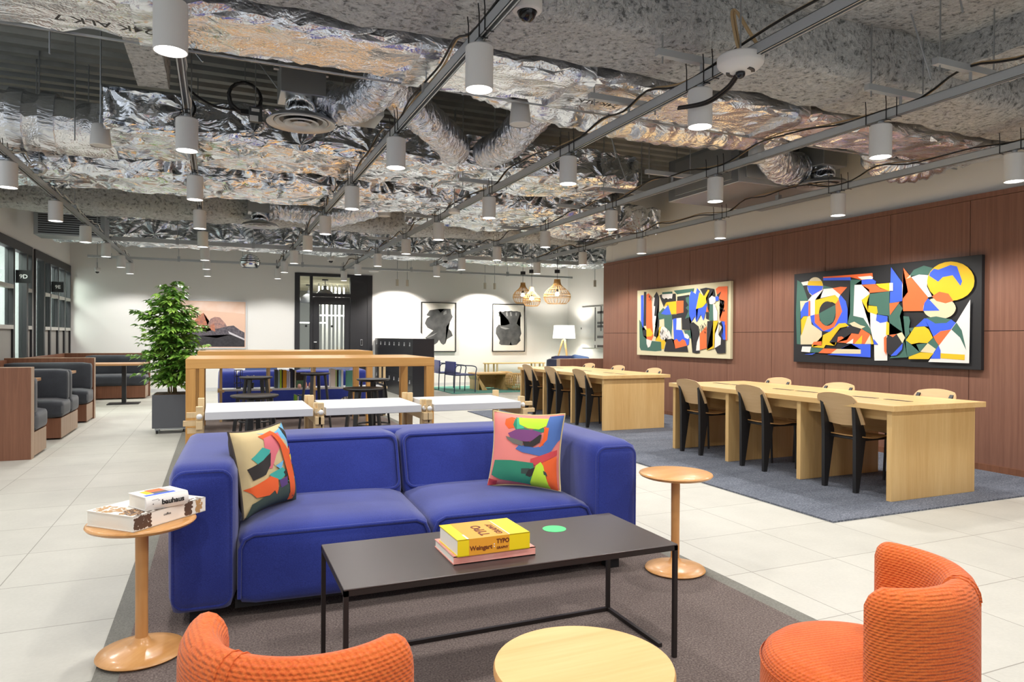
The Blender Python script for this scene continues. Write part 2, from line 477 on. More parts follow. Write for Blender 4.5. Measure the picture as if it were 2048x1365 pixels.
# abstract shape lists: colour key, outline in canvas fractions
ART_CREAM=[('G',[(0.028,0.453),(0.054,0.495),(0.079,0.576),(0.08,0.707),(0.121,0.752),(0.19,0.781),(0.3,0.795),(0.304,0.925),(0.231,0.937),(0.052,0.929),(0.035,0.879)]),('B',[(0.047,0.077),(0.081,0.079),(0.083,0.546),(0.075,0.586),(0.049,0.474)]),('K',[(0.085,0.029),(0.116,0.033),(0.116,0.552),(0.082,0.554)]),('K',[(0.077,0.615),(0.121,0.615),(0.12,0.707),(0.08,0.705)]),('O',[(0.118,0.075),(0.142,0.056),(0.179,0.112),(0.192,0.382),(0.206,0.712),(0.186,0.777),(0.124,0.752),(0.116,0.477)]),('Y',[(0.119,0.577),(0.137,0.598),(0.165,0.588),(0.182,0.628),(0.202,0.668),(0.182,0.712),(0.121,0.717)]),('W',[(0.121,0.752),(0.189,0.777),(0.167,0.866),(0.142,0.886),(0.124,0.827)]),('W',[(0.195,0.134),(0.223,0.137),(0.22,0.26),(0.228,0.264),(0.224,0.384),(0.248,0.414),(0.233,0.551),(0.254,0.554),(0.206,0.698),(0.193,0.48)]),('K',[(0.207,0.115),(0.243,0.045),(0.274,0.123),(0.276,0.552),(0.245,0.727),(0.214,0.708),(0.254,0.554),(0.225,0.546),(0.248,0.414),(0.216,0.403),(0.226,0.263),(0.21,0.254),(0.221,0.137)]),('Y',[(0.276,0.581),(0.303,0.563),(0.304,0.775),(0.364,0.737),(0.331,0.9),(0.304,0.901),(0.3,0.795),(0.23,0.776),(0.269,0.698)]),('G',[(0.26,0.376),(0.321,0.293),(0.378,0.355),(0.422,0.396),(0.426,0.491),(0.416,0.737),(0.367,0.603),(0.337,0.573),(0.333,0.453),(0.275,0.465)]),('W',[(0.299,0.572),(0.337,0.569),(0.397,0.642),(0.416,0.727),(0.405,0.822),(0.379,0.846),(0.364,0.727),(0.338,0.766),(0.292,0.747),(0.282,0.679)]),('K',[(0.274,0.103),(0.313,0.088),(0.462,0.101),(0.466,0.21),(0.355,0.214),(0.329,0.284)]),('W',[(0.307,0.092),(0.429,0.097),(0.422,0.168),(0.396,0.16),(0.377,0.172),(0.355,0.151),(0.332,0.166),(0.309,0.136)]),('G',[(0.309,0.063),(0.425,0.065),(0.427,0.097),(0.309,0.09)]),('G',[(0.44,0.055),(0.657,0.051),(0.651,0.096),(0.476,0.112)]),('K',[(0.48,0.145),(0.607,0.132),(0.61,0.499),(0.617,0.536),(0.638,0.623),(0.534,0.616),(0.527,0.449),(0.47,0.455),(0.426,0.472),(0.422,0.396),(0.473,0.399)]),('Y',[(0.336,0.27),(0.359,0.214),(0.469,0.208),(0.473,0.389),(0.415,0.395),(0.381,0.259)]),('O',[(0.473,0.206),(0.548,0.209),(0.547,0.376),(0.473,0.389)]),('B',[(0.298,0.378),(0.381,0.257),(0.415,0.395),(0.355,0.398)]),('B',[(0.434,0.463),(0.474,0.451),(0.474,0.615),(0.534,0.625),(0.552,0.681),(0.611,0.745),(0.607,0.818),(0.59,0.841),(0.499,0.783),(0.449,0.765)]),('W',[(0.476,0.455),(0.523,0.449),(0.527,0.621),(0.472,0.617)]),('G',[(0.552,0.626),(0.638,0.625),(0.638,0.75),(0.576,0.7)]),('W',[(0.552,0.676),(0.59,0.677),(0.614,0.718),(0.597,0.75),(0.563,0.727)]),('K',[(0.338,0.919),(0.368,0.756),(0.427,0.746),(0.464,0.886),(0.587,0.841),(0.603,0.929),(0.338,0.933)]),('O',[(0.448,0.774),(0.478,0.746),(0.506,0.792),(0.542,0.75),(0.57,0.773),(0.589,0.841),(0.464,0.886)]),('K',[(0.617,0.536),(0.651,0.514),(0.704,0.575),(0.714,0.682),(0.685,0.844),(0.682,0.907),(0.721,0.905),(0.718,0.936),(0.685,0.944),(0.645,0.935),(0.641,0.682)]),('W',[(0.716,0.696),(0.721,0.901),(0.682,0.908),(0.691,0.79)]),('G',[(0.572,0.169),(0.613,0.16),(0.614,0.444),(0.566,0.465),(0.603,0.356),(0.572,0.313),(0.603,0.278),(0.576,0.221)]),('B',[(0.63,0.079),(0.674,0.13),(0.688,0.05),(0.717,0.108),(0.714,0.171),(0.678,0.339),(0.744,0.317),(0.782,0.267),(0.789,0.321),(0.776,0.382),(0.753,0.496),(0.727,0.415),(0.685,0.52),(0.668,0.434),(0.634,0.509),(0.61,0.407),(0.61,0.16)]),('K',[(0.717,0.068),(0.776,0.058),(0.852,0.085),(0.864,0.188),(0.814,0.173),(0.801,0.243),(0.827,0.394),(0.805,0.384),(0.776,0.196),(0.757,0.171)]),('Y',[(0.711,0.112),(0.757,0.171),(0.795,0.087),(0.811,0.098),(0.776,0.196),(0.782,0.258),(0.744,0.317),(0.678,0.339)]),('W',[(0.805,0.208),(0.833,0.171),(0.87,0.206),(0.867,0.266),(0.833,0.285),(0.811,0.279)]),('G',[(0.811,0.283),(0.845,0.291),(0.848,0.505),(0.808,0.499)]),('W',[(0.845,0.273),(0.864,0.301),(0.886,0.39),(0.885,0.502),(0.85,0.505)]),('O',[(0.785,0.303),(0.805,0.384),(0.779,0.382)]),('K',[(0.779,0.387),(0.808,0.393),(0.805,0.49),(0.779,0.471)]),('K',[(0.792,0.507),(0.848,0.509),(0.845,0.84),(0.79,0.872)]),('Y',[(0.848,0.509),(0.895,0.507),(0.864,0.64),(0.858,0.866),(0.789,0.898),(0.79,0.868),(0.846,0.838)]),('O',[(0.721,0.673),(0.785,0.573),(0.789,0.868),(0.721,0.896)]),('O',[(0.87,0.088),(0.895,0.061),(0.976,0.067),(0.975,0.757),(0.958,0.757),(0.955,0.518),(0.907,0.503),(0.904,0.425),(0.949,0.326),(0.949,0.248),(0.907,0.227),(0.877,0.145)]),('B',[(0.867,0.188),(0.901,0.183),(0.895,0.243),(0.87,0.249)]),('K',[(0.877,0.171),(0.922,0.125),(0.901,0.2)]),('K',[(0.901,0.546),(0.922,0.517),(0.961,0.565),(0.963,0.926),(0.888,0.933),(0.865,0.865),(0.919,0.817),(0.898,0.688),(0.931,0.59)]),('W',[(0.901,0.55),(0.898,0.688),(0.922,0.735),(0.919,0.817),(0.865,0.865),(0.867,0.684)]),('B',[(0.925,0.517),(0.955,0.518),(0.963,0.757),(0.94,0.752),(0.928,0.701),(0.94,0.59)]),('K',[(0.913,0.252),(0.917,0.251),(0.92,0.277),(0.917,0.278)]),('K',[(0.921,0.261),(0.926,0.26),(0.929,0.286),(0.925,0.287)]),('K',[(0.904,0.298),(0.909,0.296),(0.912,0.323),(0.908,0.324)]),('K',[(0.948,0.363),(0.952,0.362),(0.955,0.388),(0.951,0.389)]),('K',[(0.94,0.273),(0.944,0.272),(0.947,0.298),(0.944,0.299)]),('K',[(0.929,0.281),(0.933,0.279),(0.936,0.305),(0.932,0.307)]),('K',[(0.91,0.252),(0.914,0.251),(0.917,0.277),(0.914,0.279)]),('K',[(0.912,0.38),(0.916,0.379),(0.919,0.405),(0.916,0.406)]),('K',[(0.943,0.364),(0.948,0.362),(0.951,0.388),(0.947,0.39)]),('K',[(0.942,0.269),(0.946,0.268),(0.949,0.294),(0.946,0.295)]),('K',[(0.917,0.334),(0.921,0.333),(0.924,0.359),(0.92,0.36)]),('K',[(0.938,0.371),(0.943,0.369),(0.946,0.395),(0.942,0.397)]),('K',[(0.946,0.253),(0.95,0.252),(0.953,0.278),(0.95,0.279)]),('K',[(0.932,0.342),(0.936,0.341),(0.939,0.367),(0.936,0.368)]),('K',[(0.927,0.265),(0.931,0.264),(0.934,0.29),(0.931,0.291)]),('K',[(0.925,0.251),(0.93,0.25),(0.933,0.276),(0.929,0.277)]),('K',[(0.772,0.646),(0.777,0.644),(0.78,0.671),(0.776,0.673)]),('K',[(0.75,0.565),(0.754,0.564),(0.757,0.591),(0.754,0.592)]),('K',[(0.771,0.605),(0.775,0.603),(0.778,0.63),(0.774,0.631)]),('K',[(0.769,0.644),(0.774,0.642),(0.777,0.668),(0.773,0.67)]),('K',[(0.747,0.582),(0.752,0.58),(0.755,0.607),(0.751,0.608)]),('K',[(0.753,0.584),(0.757,0.583),(0.76,0.609),(0.757,0.611)]),('K',[(0.727,0.565),(0.732,0.564),(0.735,0.591),(0.731,0.592)]),('K',[(0.765,0.53),(0.77,0.528),(0.773,0.555),(0.769,0.556)]),('K',[(0.72,0.611),(0.725,0.609),(0.728,0.636),(0.724,0.638)]),('K',[(0.734,0.598),(0.739,0.597),(0.742,0.624),(0.738,0.625)]),('K',[(0.745,0.571),(0.75,0.57),(0.753,0.596),(0.749,0.598)]),('K',[(0.776,0.551),(0.78,0.55),(0.783,0.576),(0.78,0.578)]),('K',[(0.742,0.551),(0.746,0.55),(0.75,0.576),(0.746,0.578)]),('K',[(0.755,0.562),(0.759,0.561),(0.762,0.587),(0.758,0.589)]),('K',[(0.738,0.629),(0.743,0.627),(0.746,0.654),(0.742,0.655)]),('K',[(0.736,0.602),(0.741,0.6),(0.744,0.627),(0.74,0.629)]),('K',[(0.381,0.617),(0.386,0.615),(0.39,0.644),(0.385,0.645)]),('K',[(0.301,0.632),(0.307,0.631),(0.311,0.66),(0.306,0.662)]),('K',[(0.368,0.685),(0.373,0.683),(0.377,0.712),(0.373,0.714)]),('K',[(0.318,0.647),(0.324,0.645),(0.327,0.674),(0.323,0.676)]),('K',[(0.313,0.664),(0.318,0.662),(0.322,0.691),(0.317,0.693)]),('K',[(0.3,0.696),(0.305,0.694),(0.309,0.723),(0.304,0.725)]),('K',[(0.38,0.731),(0.386,0.729),(0.389,0.757),(0.385,0.759)]),('K',[(0.365,0.731),(0.371,0.729),(0.375,0.758),(0.37,0.76)]),('K',[(0.297,0.641),(0.303,0.639),(0.306,0.668),(0.302,0.67)]),('K',[(0.387,0.707),(0.392,0.705),(0.396,0.733),(0.391,0.735)]),('K',[(0.335,0.729),(0.34,0.727),(0.344,0.756),(0.34,0.758)]),('K',[(0.355,0.712),(0.36,0.71),(0.364,0.739),(0.359,0.741)]),('K',[(0.323,0.628),(0.329,0.626),(0.333,0.655),(0.328,0.657)]),('K',[(0.338,0.621),(0.343,0.619),(0.347,0.648),(0.342,0.65)]),('K',[(0.332,0.732),(0.337,0.73),(0.341,0.758),(0.337,0.76)]),('K',[(0.327,0.603),(0.332,0.602),(0.336,0.63),(0.332,0.632)]),('K',[(0.164,0.104),(0.17,0.103),(0.174,0.133),(0.169,0.135)]),('K',[(0.179,0.133),(0.185,0.132),(0.189,0.162),(0.184,0.163)]),('K',[(0.169,0.095),(0.174,0.093),(0.179,0.124),(0.174,0.125)]),('K',[(0.183,0.142),(0.189,0.141),(0.193,0.171),(0.188,0.172)]),('K',[(0.167,0.089),(0.173,0.088),(0.177,0.118),(0.172,0.12)]),('K',[(0.164,0.104),(0.17,0.103),(0.174,0.133),(0.169,0.135)]),('K',[(0.177,0.103),(0.182,0.102),(0.186,0.132),(0.182,0.133)]),('K',[(0.164,0.149),(0.17,0.148),(0.174,0.178),(0.169,0.18)])]
ART_BLACK=[('G',[(0.022,0.07),(0.056,0.11),(0.097,0.306),(0.045,0.322),(0.047,0.802),(0.023,0.797),(0.015,0.441)]),('W',[(0.049,0.099),(0.099,0.091),(0.096,0.136),(0.063,0.137)]),('C',[(0.196,0.169),(0.194,0.196),(0.189,0.221),(0.181,0.242),(0.171,0.258),(0.158,0.267),(0.145,0.269),(0.132,0.264),(0.119,0.252),(0.108,0.234),(0.1,0.211),(0.094,0.184),(0.092,0.156),(0.094,0.128),(0.099,0.103),(0.107,0.081),(0.118,0.066),(0.131,0.057),(0.144,0.056),(0.157,0.061),(0.17,0.074),(0.18,0.092),(0.189,0.116),(0.194,0.142)]),('Y',[(0.096,0.111),(0.102,0.092),(0.187,0.105),(0.196,0.16),(0.093,0.141)]),('B',[(0.091,0.14),(0.196,0.16),(0.187,0.217),(0.129,0.26),(0.102,0.217)]),('O',[(0.129,0.25),(0.192,0.198),(0.176,0.26),(0.147,0.273)]),('W',[(0.097,0.306),(0.123,0.259),(0.199,0.194),(0.255,0.192),(0.304,0.269),(0.283,0.334),(0.272,0.266),(0.147,0.301),(0.143,0.469),(0.114,0.482),(0.112,0.313)]),('G',[(0.198,0.155),(0.255,0.187),(0.196,0.194)]),('O',[(0.255,0.192),(0.304,0.184),(0.344,0.194),(0.304,0.269)]),('B',[(0.294,0.306),(0.307,0.274),(0.337,0.339),(0.348,0.424),(0.348,0.574),(0.295,0.582),(0.262,0.648),(0.235,0.662),(0.195,0.652),(0.143,0.607),(0.116,0.527),(0.115,0.482),(0.143,0.469),(0.16,0.548),(0.206,0.599),(0.256,0.552),(0.278,0.457)]),('O',[(0.143,0.469),(0.171,0.465),(0.177,0.539),(0.212,0.594),(0.256,0.562),(0.278,0.457),(0.275,0.362),(0.294,0.311),(0.316,0.445),(0.268,0.61),(0.201,0.652),(0.144,0.558)]),('Y',[(0.144,0.311),(0.272,0.266),(0.296,0.311),(0.275,0.362),(0.255,0.341),(0.216,0.332),(0.182,0.383),(0.171,0.465),(0.145,0.469)]),('K',[(0.278,0.467),(0.276,0.501),(0.271,0.532),(0.263,0.559),(0.252,0.58),(0.24,0.593),(0.226,0.597),(0.212,0.592),(0.199,0.579),(0.187,0.557),(0.179,0.529),(0.173,0.496),(0.171,0.461),(0.173,0.426),(0.178,0.393),(0.187,0.366),(0.198,0.346),(0.211,0.333),(0.225,0.33),(0.238,0.336),(0.251,0.35),(0.262,0.372),(0.271,0.4),(0.276,0.433)]),('G',[(0.17,0.46),(0.275,0.371),(0.278,0.457),(0.262,0.552),(0.217,0.597),(0.183,0.549)]),('C',[(0.045,0.311),(0.112,0.313),(0.103,0.387),(0.049,0.433)]),('B',[(0.049,0.433),(0.079,0.335),(0.103,0.317),(0.114,0.482),(0.07,0.48),(0.051,0.514)]),('O',[(0.103,0.317),(0.113,0.313),(0.114,0.482),(0.102,0.481)]),('C',[(0.095,0.486),(0.115,0.482),(0.125,0.577),(0.192,0.657),(0.193,0.798),(0.051,0.802),(0.05,0.706)]),('Y',[(0.052,0.524),(0.07,0.485),(0.098,0.484),(0.056,0.706)]),('G',[(0.363,0.117),(0.429,0.131),(0.43,0.177),(0.389,0.176),(0.384,0.496),(0.451,0.523),(0.491,0.633),(0.501,0.795),(0.484,0.687),(0.411,0.613),(0.348,0.583),(0.364,0.463)]),('O',[(0.197,0.062),(0.489,0.071),(0.492,0.127),(0.429,0.131),(0.368,0.094),(0.198,0.099)]),('B',[(0.198,0.074),(0.365,0.092),(0.367,0.125),(0.198,0.101)]),('W',[(0.406,0.096),(0.479,0.098),(0.492,0.114),(0.489,0.131),(0.429,0.127)]),('B',[(0.429,0.131),(0.489,0.131),(0.509,0.157),(0.506,0.184),(0.43,0.177)]),('W',[(0.389,0.176),(0.43,0.18),(0.475,0.224),(0.475,0.279),(0.43,0.338),(0.515,0.49),(0.51,0.552),(0.572,0.511),(0.573,0.947),(0.504,0.952),(0.501,0.786),(0.481,0.633),(0.441,0.522),(0.384,0.496)]),('G',[(0.475,0.279),(0.582,0.265),(0.583,0.507),(0.52,0.49),(0.515,0.409),(0.465,0.387)]),('O',[(0.43,0.182),(0.506,0.184),(0.528,0.227),(0.581,0.264),(0.475,0.27),(0.472,0.233)]),('Y',[(0.509,0.184),(0.582,0.185),(0.582,0.265),(0.528,0.222)]),('Y',[(0.43,0.338),(0.475,0.279),(0.46,0.368),(0.47,0.397),(0.515,0.409),(0.52,0.472),(0.512,0.49),(0.466,0.46)]),('B',[(0.515,0.49),(0.572,0.511),(0.572,0.564),(0.534,0.576),(0.513,0.552)]),('B',[(0.348,0.602),(0.365,0.603),(0.365,0.654),(0.349,0.654)]),('Y',[(0.3,0.573),(0.338,0.569),(0.359,0.602),(0.306,0.62),(0.241,0.773),(0.285,0.777),(0.274,0.81),(0.218,0.802),(0.207,0.837),(0.129,0.829),(0.129,0.8),(0.193,0.798),(0.201,0.696),(0.246,0.657)]),('C',[(0.362,0.575),(0.39,0.557),(0.426,0.595),(0.454,0.609),(0.431,0.632),(0.38,0.603)]),('K',[(0.241,0.773),(0.301,0.648),(0.364,0.603),(0.431,0.632),(0.416,0.687),(0.375,0.673),(0.344,0.733),(0.295,0.715),(0.29,0.772)]),('O',[(0.29,0.772),(0.295,0.715),(0.317,0.71),(0.349,0.747),(0.375,0.677),(0.416,0.687),(0.431,0.632),(0.481,0.687),(0.457,0.787),(0.375,0.784)]),('W',[(0.344,0.785),(0.386,0.733),(0.383,0.784)]),('Y',[(0.391,0.789),(0.437,0.696),(0.434,0.787)]),('C',[(0.452,0.787),(0.481,0.691),(0.487,0.786)]),('Y',[(0.484,0.691),(0.501,0.786),(0.487,0.791)]),('B',[(0.499,0.732),(0.525,0.79),(0.501,0.79)]),('B',[(0.312,0.838),(0.375,0.787),(0.484,0.788),(0.485,0.922),(0.23,0.908),(0.274,0.891),(0.43,0.888),(0.43,0.843)]),('C',[(0.29,0.843),(0.43,0.843),(0.43,0.888),(0.252,0.893)]),('O',[(0.207,0.841),(0.29,0.843),(0.252,0.893),(0.173,0.892)]),('G',[(0.126,0.834),(0.206,0.84),(0.179,0.886),(0.117,0.889)]),('W',[(0.066,0.824),(0.127,0.823),(0.117,0.889),(0.059,0.882)]),('B',[(0.082,0.911),(0.156,0.892),(0.132,0.913)]),('O',[(0.132,0.8),(0.143,0.77),(0.193,0.764),(0.193,0.808)]),('B',[(0.59,0.031),(0.648,0.192),(0.648,0.369),(0.585,0.385)]),('W',[(0.648,0.197),(0.677,0.284),(0.649,0.347)]),('G',[(0.583,0.273),(0.583,0.381),(0.627,0.376),(0.651,0.439),(0.637,0.509),(0.683,0.52),(0.689,0.564),(0.683,0.629),(0.712,0.626),(0.67,0.721),(0.697,0.79),(0.771,0.771),(0.737,0.858),(0.675,0.909),(0.587,0.923),(0.596,0.9),(0.656,0.765),(0.651,0.668),(0.586,0.578),(0.581,0.524),(0.58,0.272)]),('O',[(0.652,0.047),(0.686,0.136),(0.774,0.346),(0.757,0.396),(0.753,0.471),(0.654,0.466),(0.65,0.351),(0.677,0.284),(0.65,0.21)]),('G',[(0.682,0.136),(0.704,0.079),(0.752,0.048),(0.801,0.083),(0.778,0.138),(0.73,0.131)]),('W',[(0.693,0.146),(0.73,0.128),(0.778,0.143),(0.767,0.243),(0.791,0.34),(0.774,0.346)]),('C',[(0.898,0.457),(0.895,0.482),(0.888,0.505),(0.877,0.525),(0.862,0.539),(0.845,0.548),(0.826,0.551),(0.807,0.547),(0.789,0.536),(0.773,0.519),(0.761,0.498),(0.753,0.473),(0.751,0.447),(0.753,0.421),(0.761,0.397),(0.773,0.377),(0.788,0.363),(0.806,0.355),(0.826,0.353),(0.845,0.359),(0.862,0.37),(0.877,0.387),(0.888,0.408),(0.895,0.432)]),('Y',[(0.975,0.227),(0.972,0.271),(0.962,0.311),(0.947,0.345),(0.926,0.37),(0.902,0.385),(0.875,0.389),(0.848,0.38),(0.823,0.36),(0.8,0.329),(0.783,0.29),(0.772,0.244),(0.768,0.197),(0.772,0.15),(0.783,0.108),(0.8,0.073),(0.822,0.049),(0.848,0.036),(0.875,0.035),(0.901,0.047),(0.926,0.069),(0.946,0.1),(0.962,0.139),(0.972,0.182)]),('O',[(0.791,0.34),(0.824,0.3),(0.865,0.323),(0.887,0.391),(0.853,0.409),(0.812,0.384)]),('C',[(0.668,0.16),(0.688,0.124),(0.691,0.146)]),('B',[(0.782,0.118),(0.799,0.087),(0.82,0.099),(0.873,0.067),(0.901,0.085),(0.924,0.22),(0.917,0.259),(0.883,0.16),(0.84,0.17),(0.819,0.208),(0.778,0.147)]),('B',[(0.774,0.355),(0.827,0.473),(0.751,0.471),(0.757,0.396)]),('O',[(0.585,0.385),(0.637,0.376),(0.588,0.502)]),('B',[(0.716,0.617),(0.757,0.541),(0.878,0.555),(0.9,0.589),(0.878,0.645),(0.8,0.712),(0.779,0.618),(0.753,0.614)]),('G',[(0.766,0.537),(0.812,0.525),(0.88,0.555),(0.858,0.587),(0.808,0.59)]),('Y',[(0.712,0.621),(0.758,0.616),(0.779,0.644),(0.798,0.72),(0.773,0.771),(0.732,0.768),(0.697,0.783),(0.67,0.747)]),('W',[(0.959,0.386),(0.957,0.944),(0.778,0.945),(0.825,0.795),(0.902,0.58)]),('O',[(0.8,0.712),(0.833,0.661),(0.88,0.646),(0.825,0.795)]),('G',[(0.88,0.646),(0.902,0.585),(0.925,0.654),(0.945,0.832),(0.918,0.719)]),('G',[(0.775,0.771),(0.8,0.72),(0.825,0.787),(0.815,0.829)]),('C',[(0.741,0.853),(0.775,0.771),(0.813,0.825),(0.801,0.863)]),('Y',[(0.685,0.904),(0.741,0.858),(0.803,0.863),(0.78,0.919),(0.685,0.925)]),('B',[(0.788,0.915),(0.803,0.863),(0.825,0.791),(0.834,0.837),(0.834,0.912)]),('Y',[(0.834,0.862),(0.939,0.869),(0.938,0.917),(0.834,0.907)]),('K',[(0.659,0.791),(0.657,0.819),(0.652,0.844),(0.645,0.866),(0.635,0.884),(0.623,0.895),(0.61,0.899),(0.598,0.896),(0.586,0.886),(0.575,0.87),(0.567,0.848),(0.562,0.822),(0.56,0.794),(0.562,0.766),(0.567,0.74),(0.575,0.717),(0.585,0.7),(0.597,0.689),(0.61,0.686),(0.623,0.689),(0.634,0.7),(0.644,0.717),(0.652,0.739),(0.657,0.764)]),('O',[(0.558,0.722),(0.572,0.699),(0.573,0.892),(0.561,0.857)]),('C',[(0.624,0.686),(0.651,0.668),(0.667,0.721),(0.654,0.774)]),('O',[(0.586,0.695),(0.626,0.686),(0.605,0.717)]),('B',[(0.656,0.774),(0.652,0.835),(0.624,0.894),(0.594,0.9)]),('Y',[(0.572,0.56),(0.586,0.578),(0.586,0.695),(0.57,0.695)]),('W',[(0.586,0.185),(0.604,0.188),(0.604,0.266),(0.586,0.264)])]
SCULPT_A=[('D',[(0.128,0.242),(0.225,0.145),(0.467,0.115),(0.555,0.197),(0.643,0.136),(0.709,0.106),(0.863,0.106),(0.885,0.212),(0.93,0.273),(0.841,0.394),(0.731,0.485),(0.885,0.591),(0.934,0.682),(0.753,0.758),(0.709,0.848),(0.643,0.879),(0.577,0.848),(0.511,0.773),(0.458,0.833),(0.379,0.873),(0.093,0.733),(0.335,0.576),(0.159,0.515),(0.079,0.424),(0.137,0.318),(0.238,0.273),(0.15,0.261)]),('L',[(0.115,0.721),(0.467,0.612),(0.335,0.682),(0.159,0.733)]),('L',[(0.643,0.182),(0.731,0.136),(0.74,0.212),(0.643,0.242)])]
SCULPT_B=[('D',[(0.136,0.172),(0.207,0.131),(0.3,0.15),(0.394,0.125),(0.488,0.147),(0.582,0.119),(0.676,0.138),(0.77,0.125),(0.887,0.147),(0.92,0.234),(0.817,0.328),(0.761,0.406),(0.887,0.484),(0.92,0.625),(0.864,0.688),(0.897,0.781),(0.77,0.875),(0.606,0.887),(0.568,0.806),(0.526,0.881),(0.254,0.881),(0.183,0.85),(0.207,0.781),(0.075,0.625),(0.089,0.5),(0.183,0.422),(0.23,0.453),(0.394,0.444),(0.535,0.412),(0.488,0.328),(0.277,0.297),(0.16,0.234),(0.216,0.203)]),('L',[(0.404,0.163),(0.451,0.141),(0.469,0.234),(0.423,0.25)]),('L',[(0.535,0.156),(0.573,0.144),(0.601,0.234),(0.554,0.237)]),('L',[(0.723,0.15),(0.779,0.163),(0.761,0.234),(0.714,0.219)]),('L',[(0.207,0.469),(0.535,0.516),(0.394,0.537),(0.254,0.506)])]
MOUNTAIN=[('S2',[(0.0,0.0),(1.0,0.0),(1.0,0.252),(0.0,0.157)]),('P1',[(0.167,0.472),(0.268,0.299),(0.336,0.245),(0.392,0.33),(0.403,0.535),(0.55,0.66),(0.122,0.66)]),('P2',[(0.403,0.519),(0.448,0.377),(0.516,0.33),(0.595,0.34),(0.685,0.472),(0.73,0.597),(0.55,0.755),(0.392,0.692)]),('P3',[(0.0,0.692),(0.122,0.613),(0.279,0.566),(0.392,0.66),(0.55,0.597),(0.73,0.535),(0.82,0.519),(0.932,0.629),(1.0,0.676),(1.0,0.912),(0.0,0.912)]),('P4',[(0.0,0.786),(0.279,0.755),(0.55,0.802),(0.775,0.723),(1.0,0.865),(1.0,1.0),(0.0,1.0)]),('P1',[(0.437,0.535),(0.505,0.472),(0.527,0.66),(0.459,0.629)]),('P5',[(0.73,0.645),(1.0,0.818),(1.0,0.849),(0.752,0.708)])]
# ------------------------------------------------------------------ setting
XL, XR, XR2, YB, YF, ZD = -2.9, 6.86, 9.08, 17.2, -3.5, 4.0
g = G(); g.box(XL - 2, XR2 + .3, YF, YB + 7, -0.12, 0.0)
struct(g.obj('floor', M_floor), 'pale grey square stone tile floor', 'floor')
g = G(); g.box(-.42, 2.49, -1.2, 12.0, 0, .012)
struct(g.obj('floor_carpet_border', M_rugedge), 'grey carpet border around the brown lounge carpet', 'floor')
g = G(); g.box(-.33, 2.40, -1.1, 11.9, .012, .016)
struct(g.obj('floor_carpet_brown', M_brown), 'brown speckled carpet under the blue sofa and bar tables', 'floor')
g = G(); g.box(3.94, XR, 3.50, 11.1, 0, .012)
struct(g.obj('floor_carpet_blue', M_bluecarpet), 'blue grey carpet under the two oak work desks', 'floor')

# deck: corrugated profile along Y, ribs along X
g = G(); prof = []
y = YF
while y < YB:
    prof += [(y, ZD), (y + .10, ZD), (y + .13, ZD + .07), (y + .22, ZD + .07), (y + .25, ZD)]
    y += .25
g.rings([[(XL - .1, a, b) for a, b in prof], [(XR2 + .3, a, b) for a, b in prof]], cap=False, wrap=False)
o = g.obj('ceiling', M_deck, smooth=False)
struct(o, 'corrugated steel deck ceiling above the ducts', 'ceiling')
g = G(); g.box(XL - .1, XR2 + .3, YF, YB + 1, ZD + .08, ZD + .2)
struct(g.obj('ceiling_slab', M_deck), 'concrete slab over the steel deck', 'ceiling')

# wood clad wall on the right: individual boards 0.88 wide
g = G(); g.use(M_wal); y0 = 11.52
while y0 > YF:
    y1 = max(y0 - .88, YF)
    for a, b in ((.07, 1.365), (1.371, 2.66)):
        g.box(XR, XR + .03, y1 + .003, y0 - .003, a, b)
    y0 -= .88
g.use(M_dark); g.box(XR + .012, XR + .05, YF, 11.52, .0, 2.66); g.use(M_wal)
g.box(XR - .004, XR + .05, YF, 11.52, 2.664, 2.714)
struct(g.obj('wall_right', None, smooth=False), 'dark mahogany panelled wall with the two abstract paintings', 'wall')
g = G(); g.box(XR - .012, XR, YF, 11.52, 0.012, .075)
struct(g.obj('baseboard_right', M_booth), 'low wooden baseboard under the mahogany wall', 'baseboard')
g = G(); g.box(XR + .055, XR + .25, YF, 11.52, 0, ZD)
struct(g.obj('wall_right_upper', M_white), 'white wall above the mahogany panels', 'wall')
g = G(); g.box(XR + .05, XR2 + .2, 11.3, 11.5, 0, ZD)
struct(g.obj('wall_alcove_front', M_white), 'white partition closing the lounge alcove', 'wall')
g = G(); g.box(XR2, XR2 + .2, 11.5, YB + .2, 0, ZD)
struct(g.obj('wall_alcove', M_white), 'white side wall of the lounge alcove', 'wall')
# back wall with the black door opening
DX0, DX1, DZ = 1.70, 3.56, 2.80
g = G()
g.box(XL - .3, DX0, YB, YB + .15, 0, ZD)
g.box(DX1, XR2, YB, YB + .15, 0, ZD)
g.box(DX0, DX1, YB, YB + .15, DZ, ZD)
struct(g.obj('wall_back', M_white), 'white back wall with lit scallops of light', 'wall')
g = G(); g.box(XL, DX0, YB - .012, YB, 0, .08); g.box(DX1, XR2, YB - .012, YB, 0, .08)
struct(g.obj('baseboard_back', M_white_metal), 'white baseboard along the back wall', 'baseboard')

# left wall
g = G()
g.box(XL - .15, XL, 9.0, YB, 2.745, ZD)
g.box(XL - .15, XL, 13.88, 14.06, 0, 2.745)
g.box(XL - .15, XL, 17.16, YB, 0, 2.745)
struct(g.obj('wall_left', M_white), 'white wall around the glazed office fronts', 'wall')
g = G(); g.box(XL - 1.6, XL - 1.5, 8, YB + .2, 0, 3.2); g.box(XL - 1.6, XL - .15, 13.9, 14.0, 0, 3.2); g.box(XL - 1.6, XL - .15, 9.0, 9.1, 0, 3.2); g.box(XL - 1.6, XL - .15, YB, YB + .1, 0, 3.2)
struct(g.obj('wall_left_offices', M_frostgrey), 'pale speckled wall inside the glazed offices', 'wall')
g = G(); g.box(XL - 1.6, XL - .15, 9.0, YB + .1, 3.2, 3.3)
struct(g.obj('ceiling_offices', M_white), 'white ceiling of the glazed offices', 'ceiling')

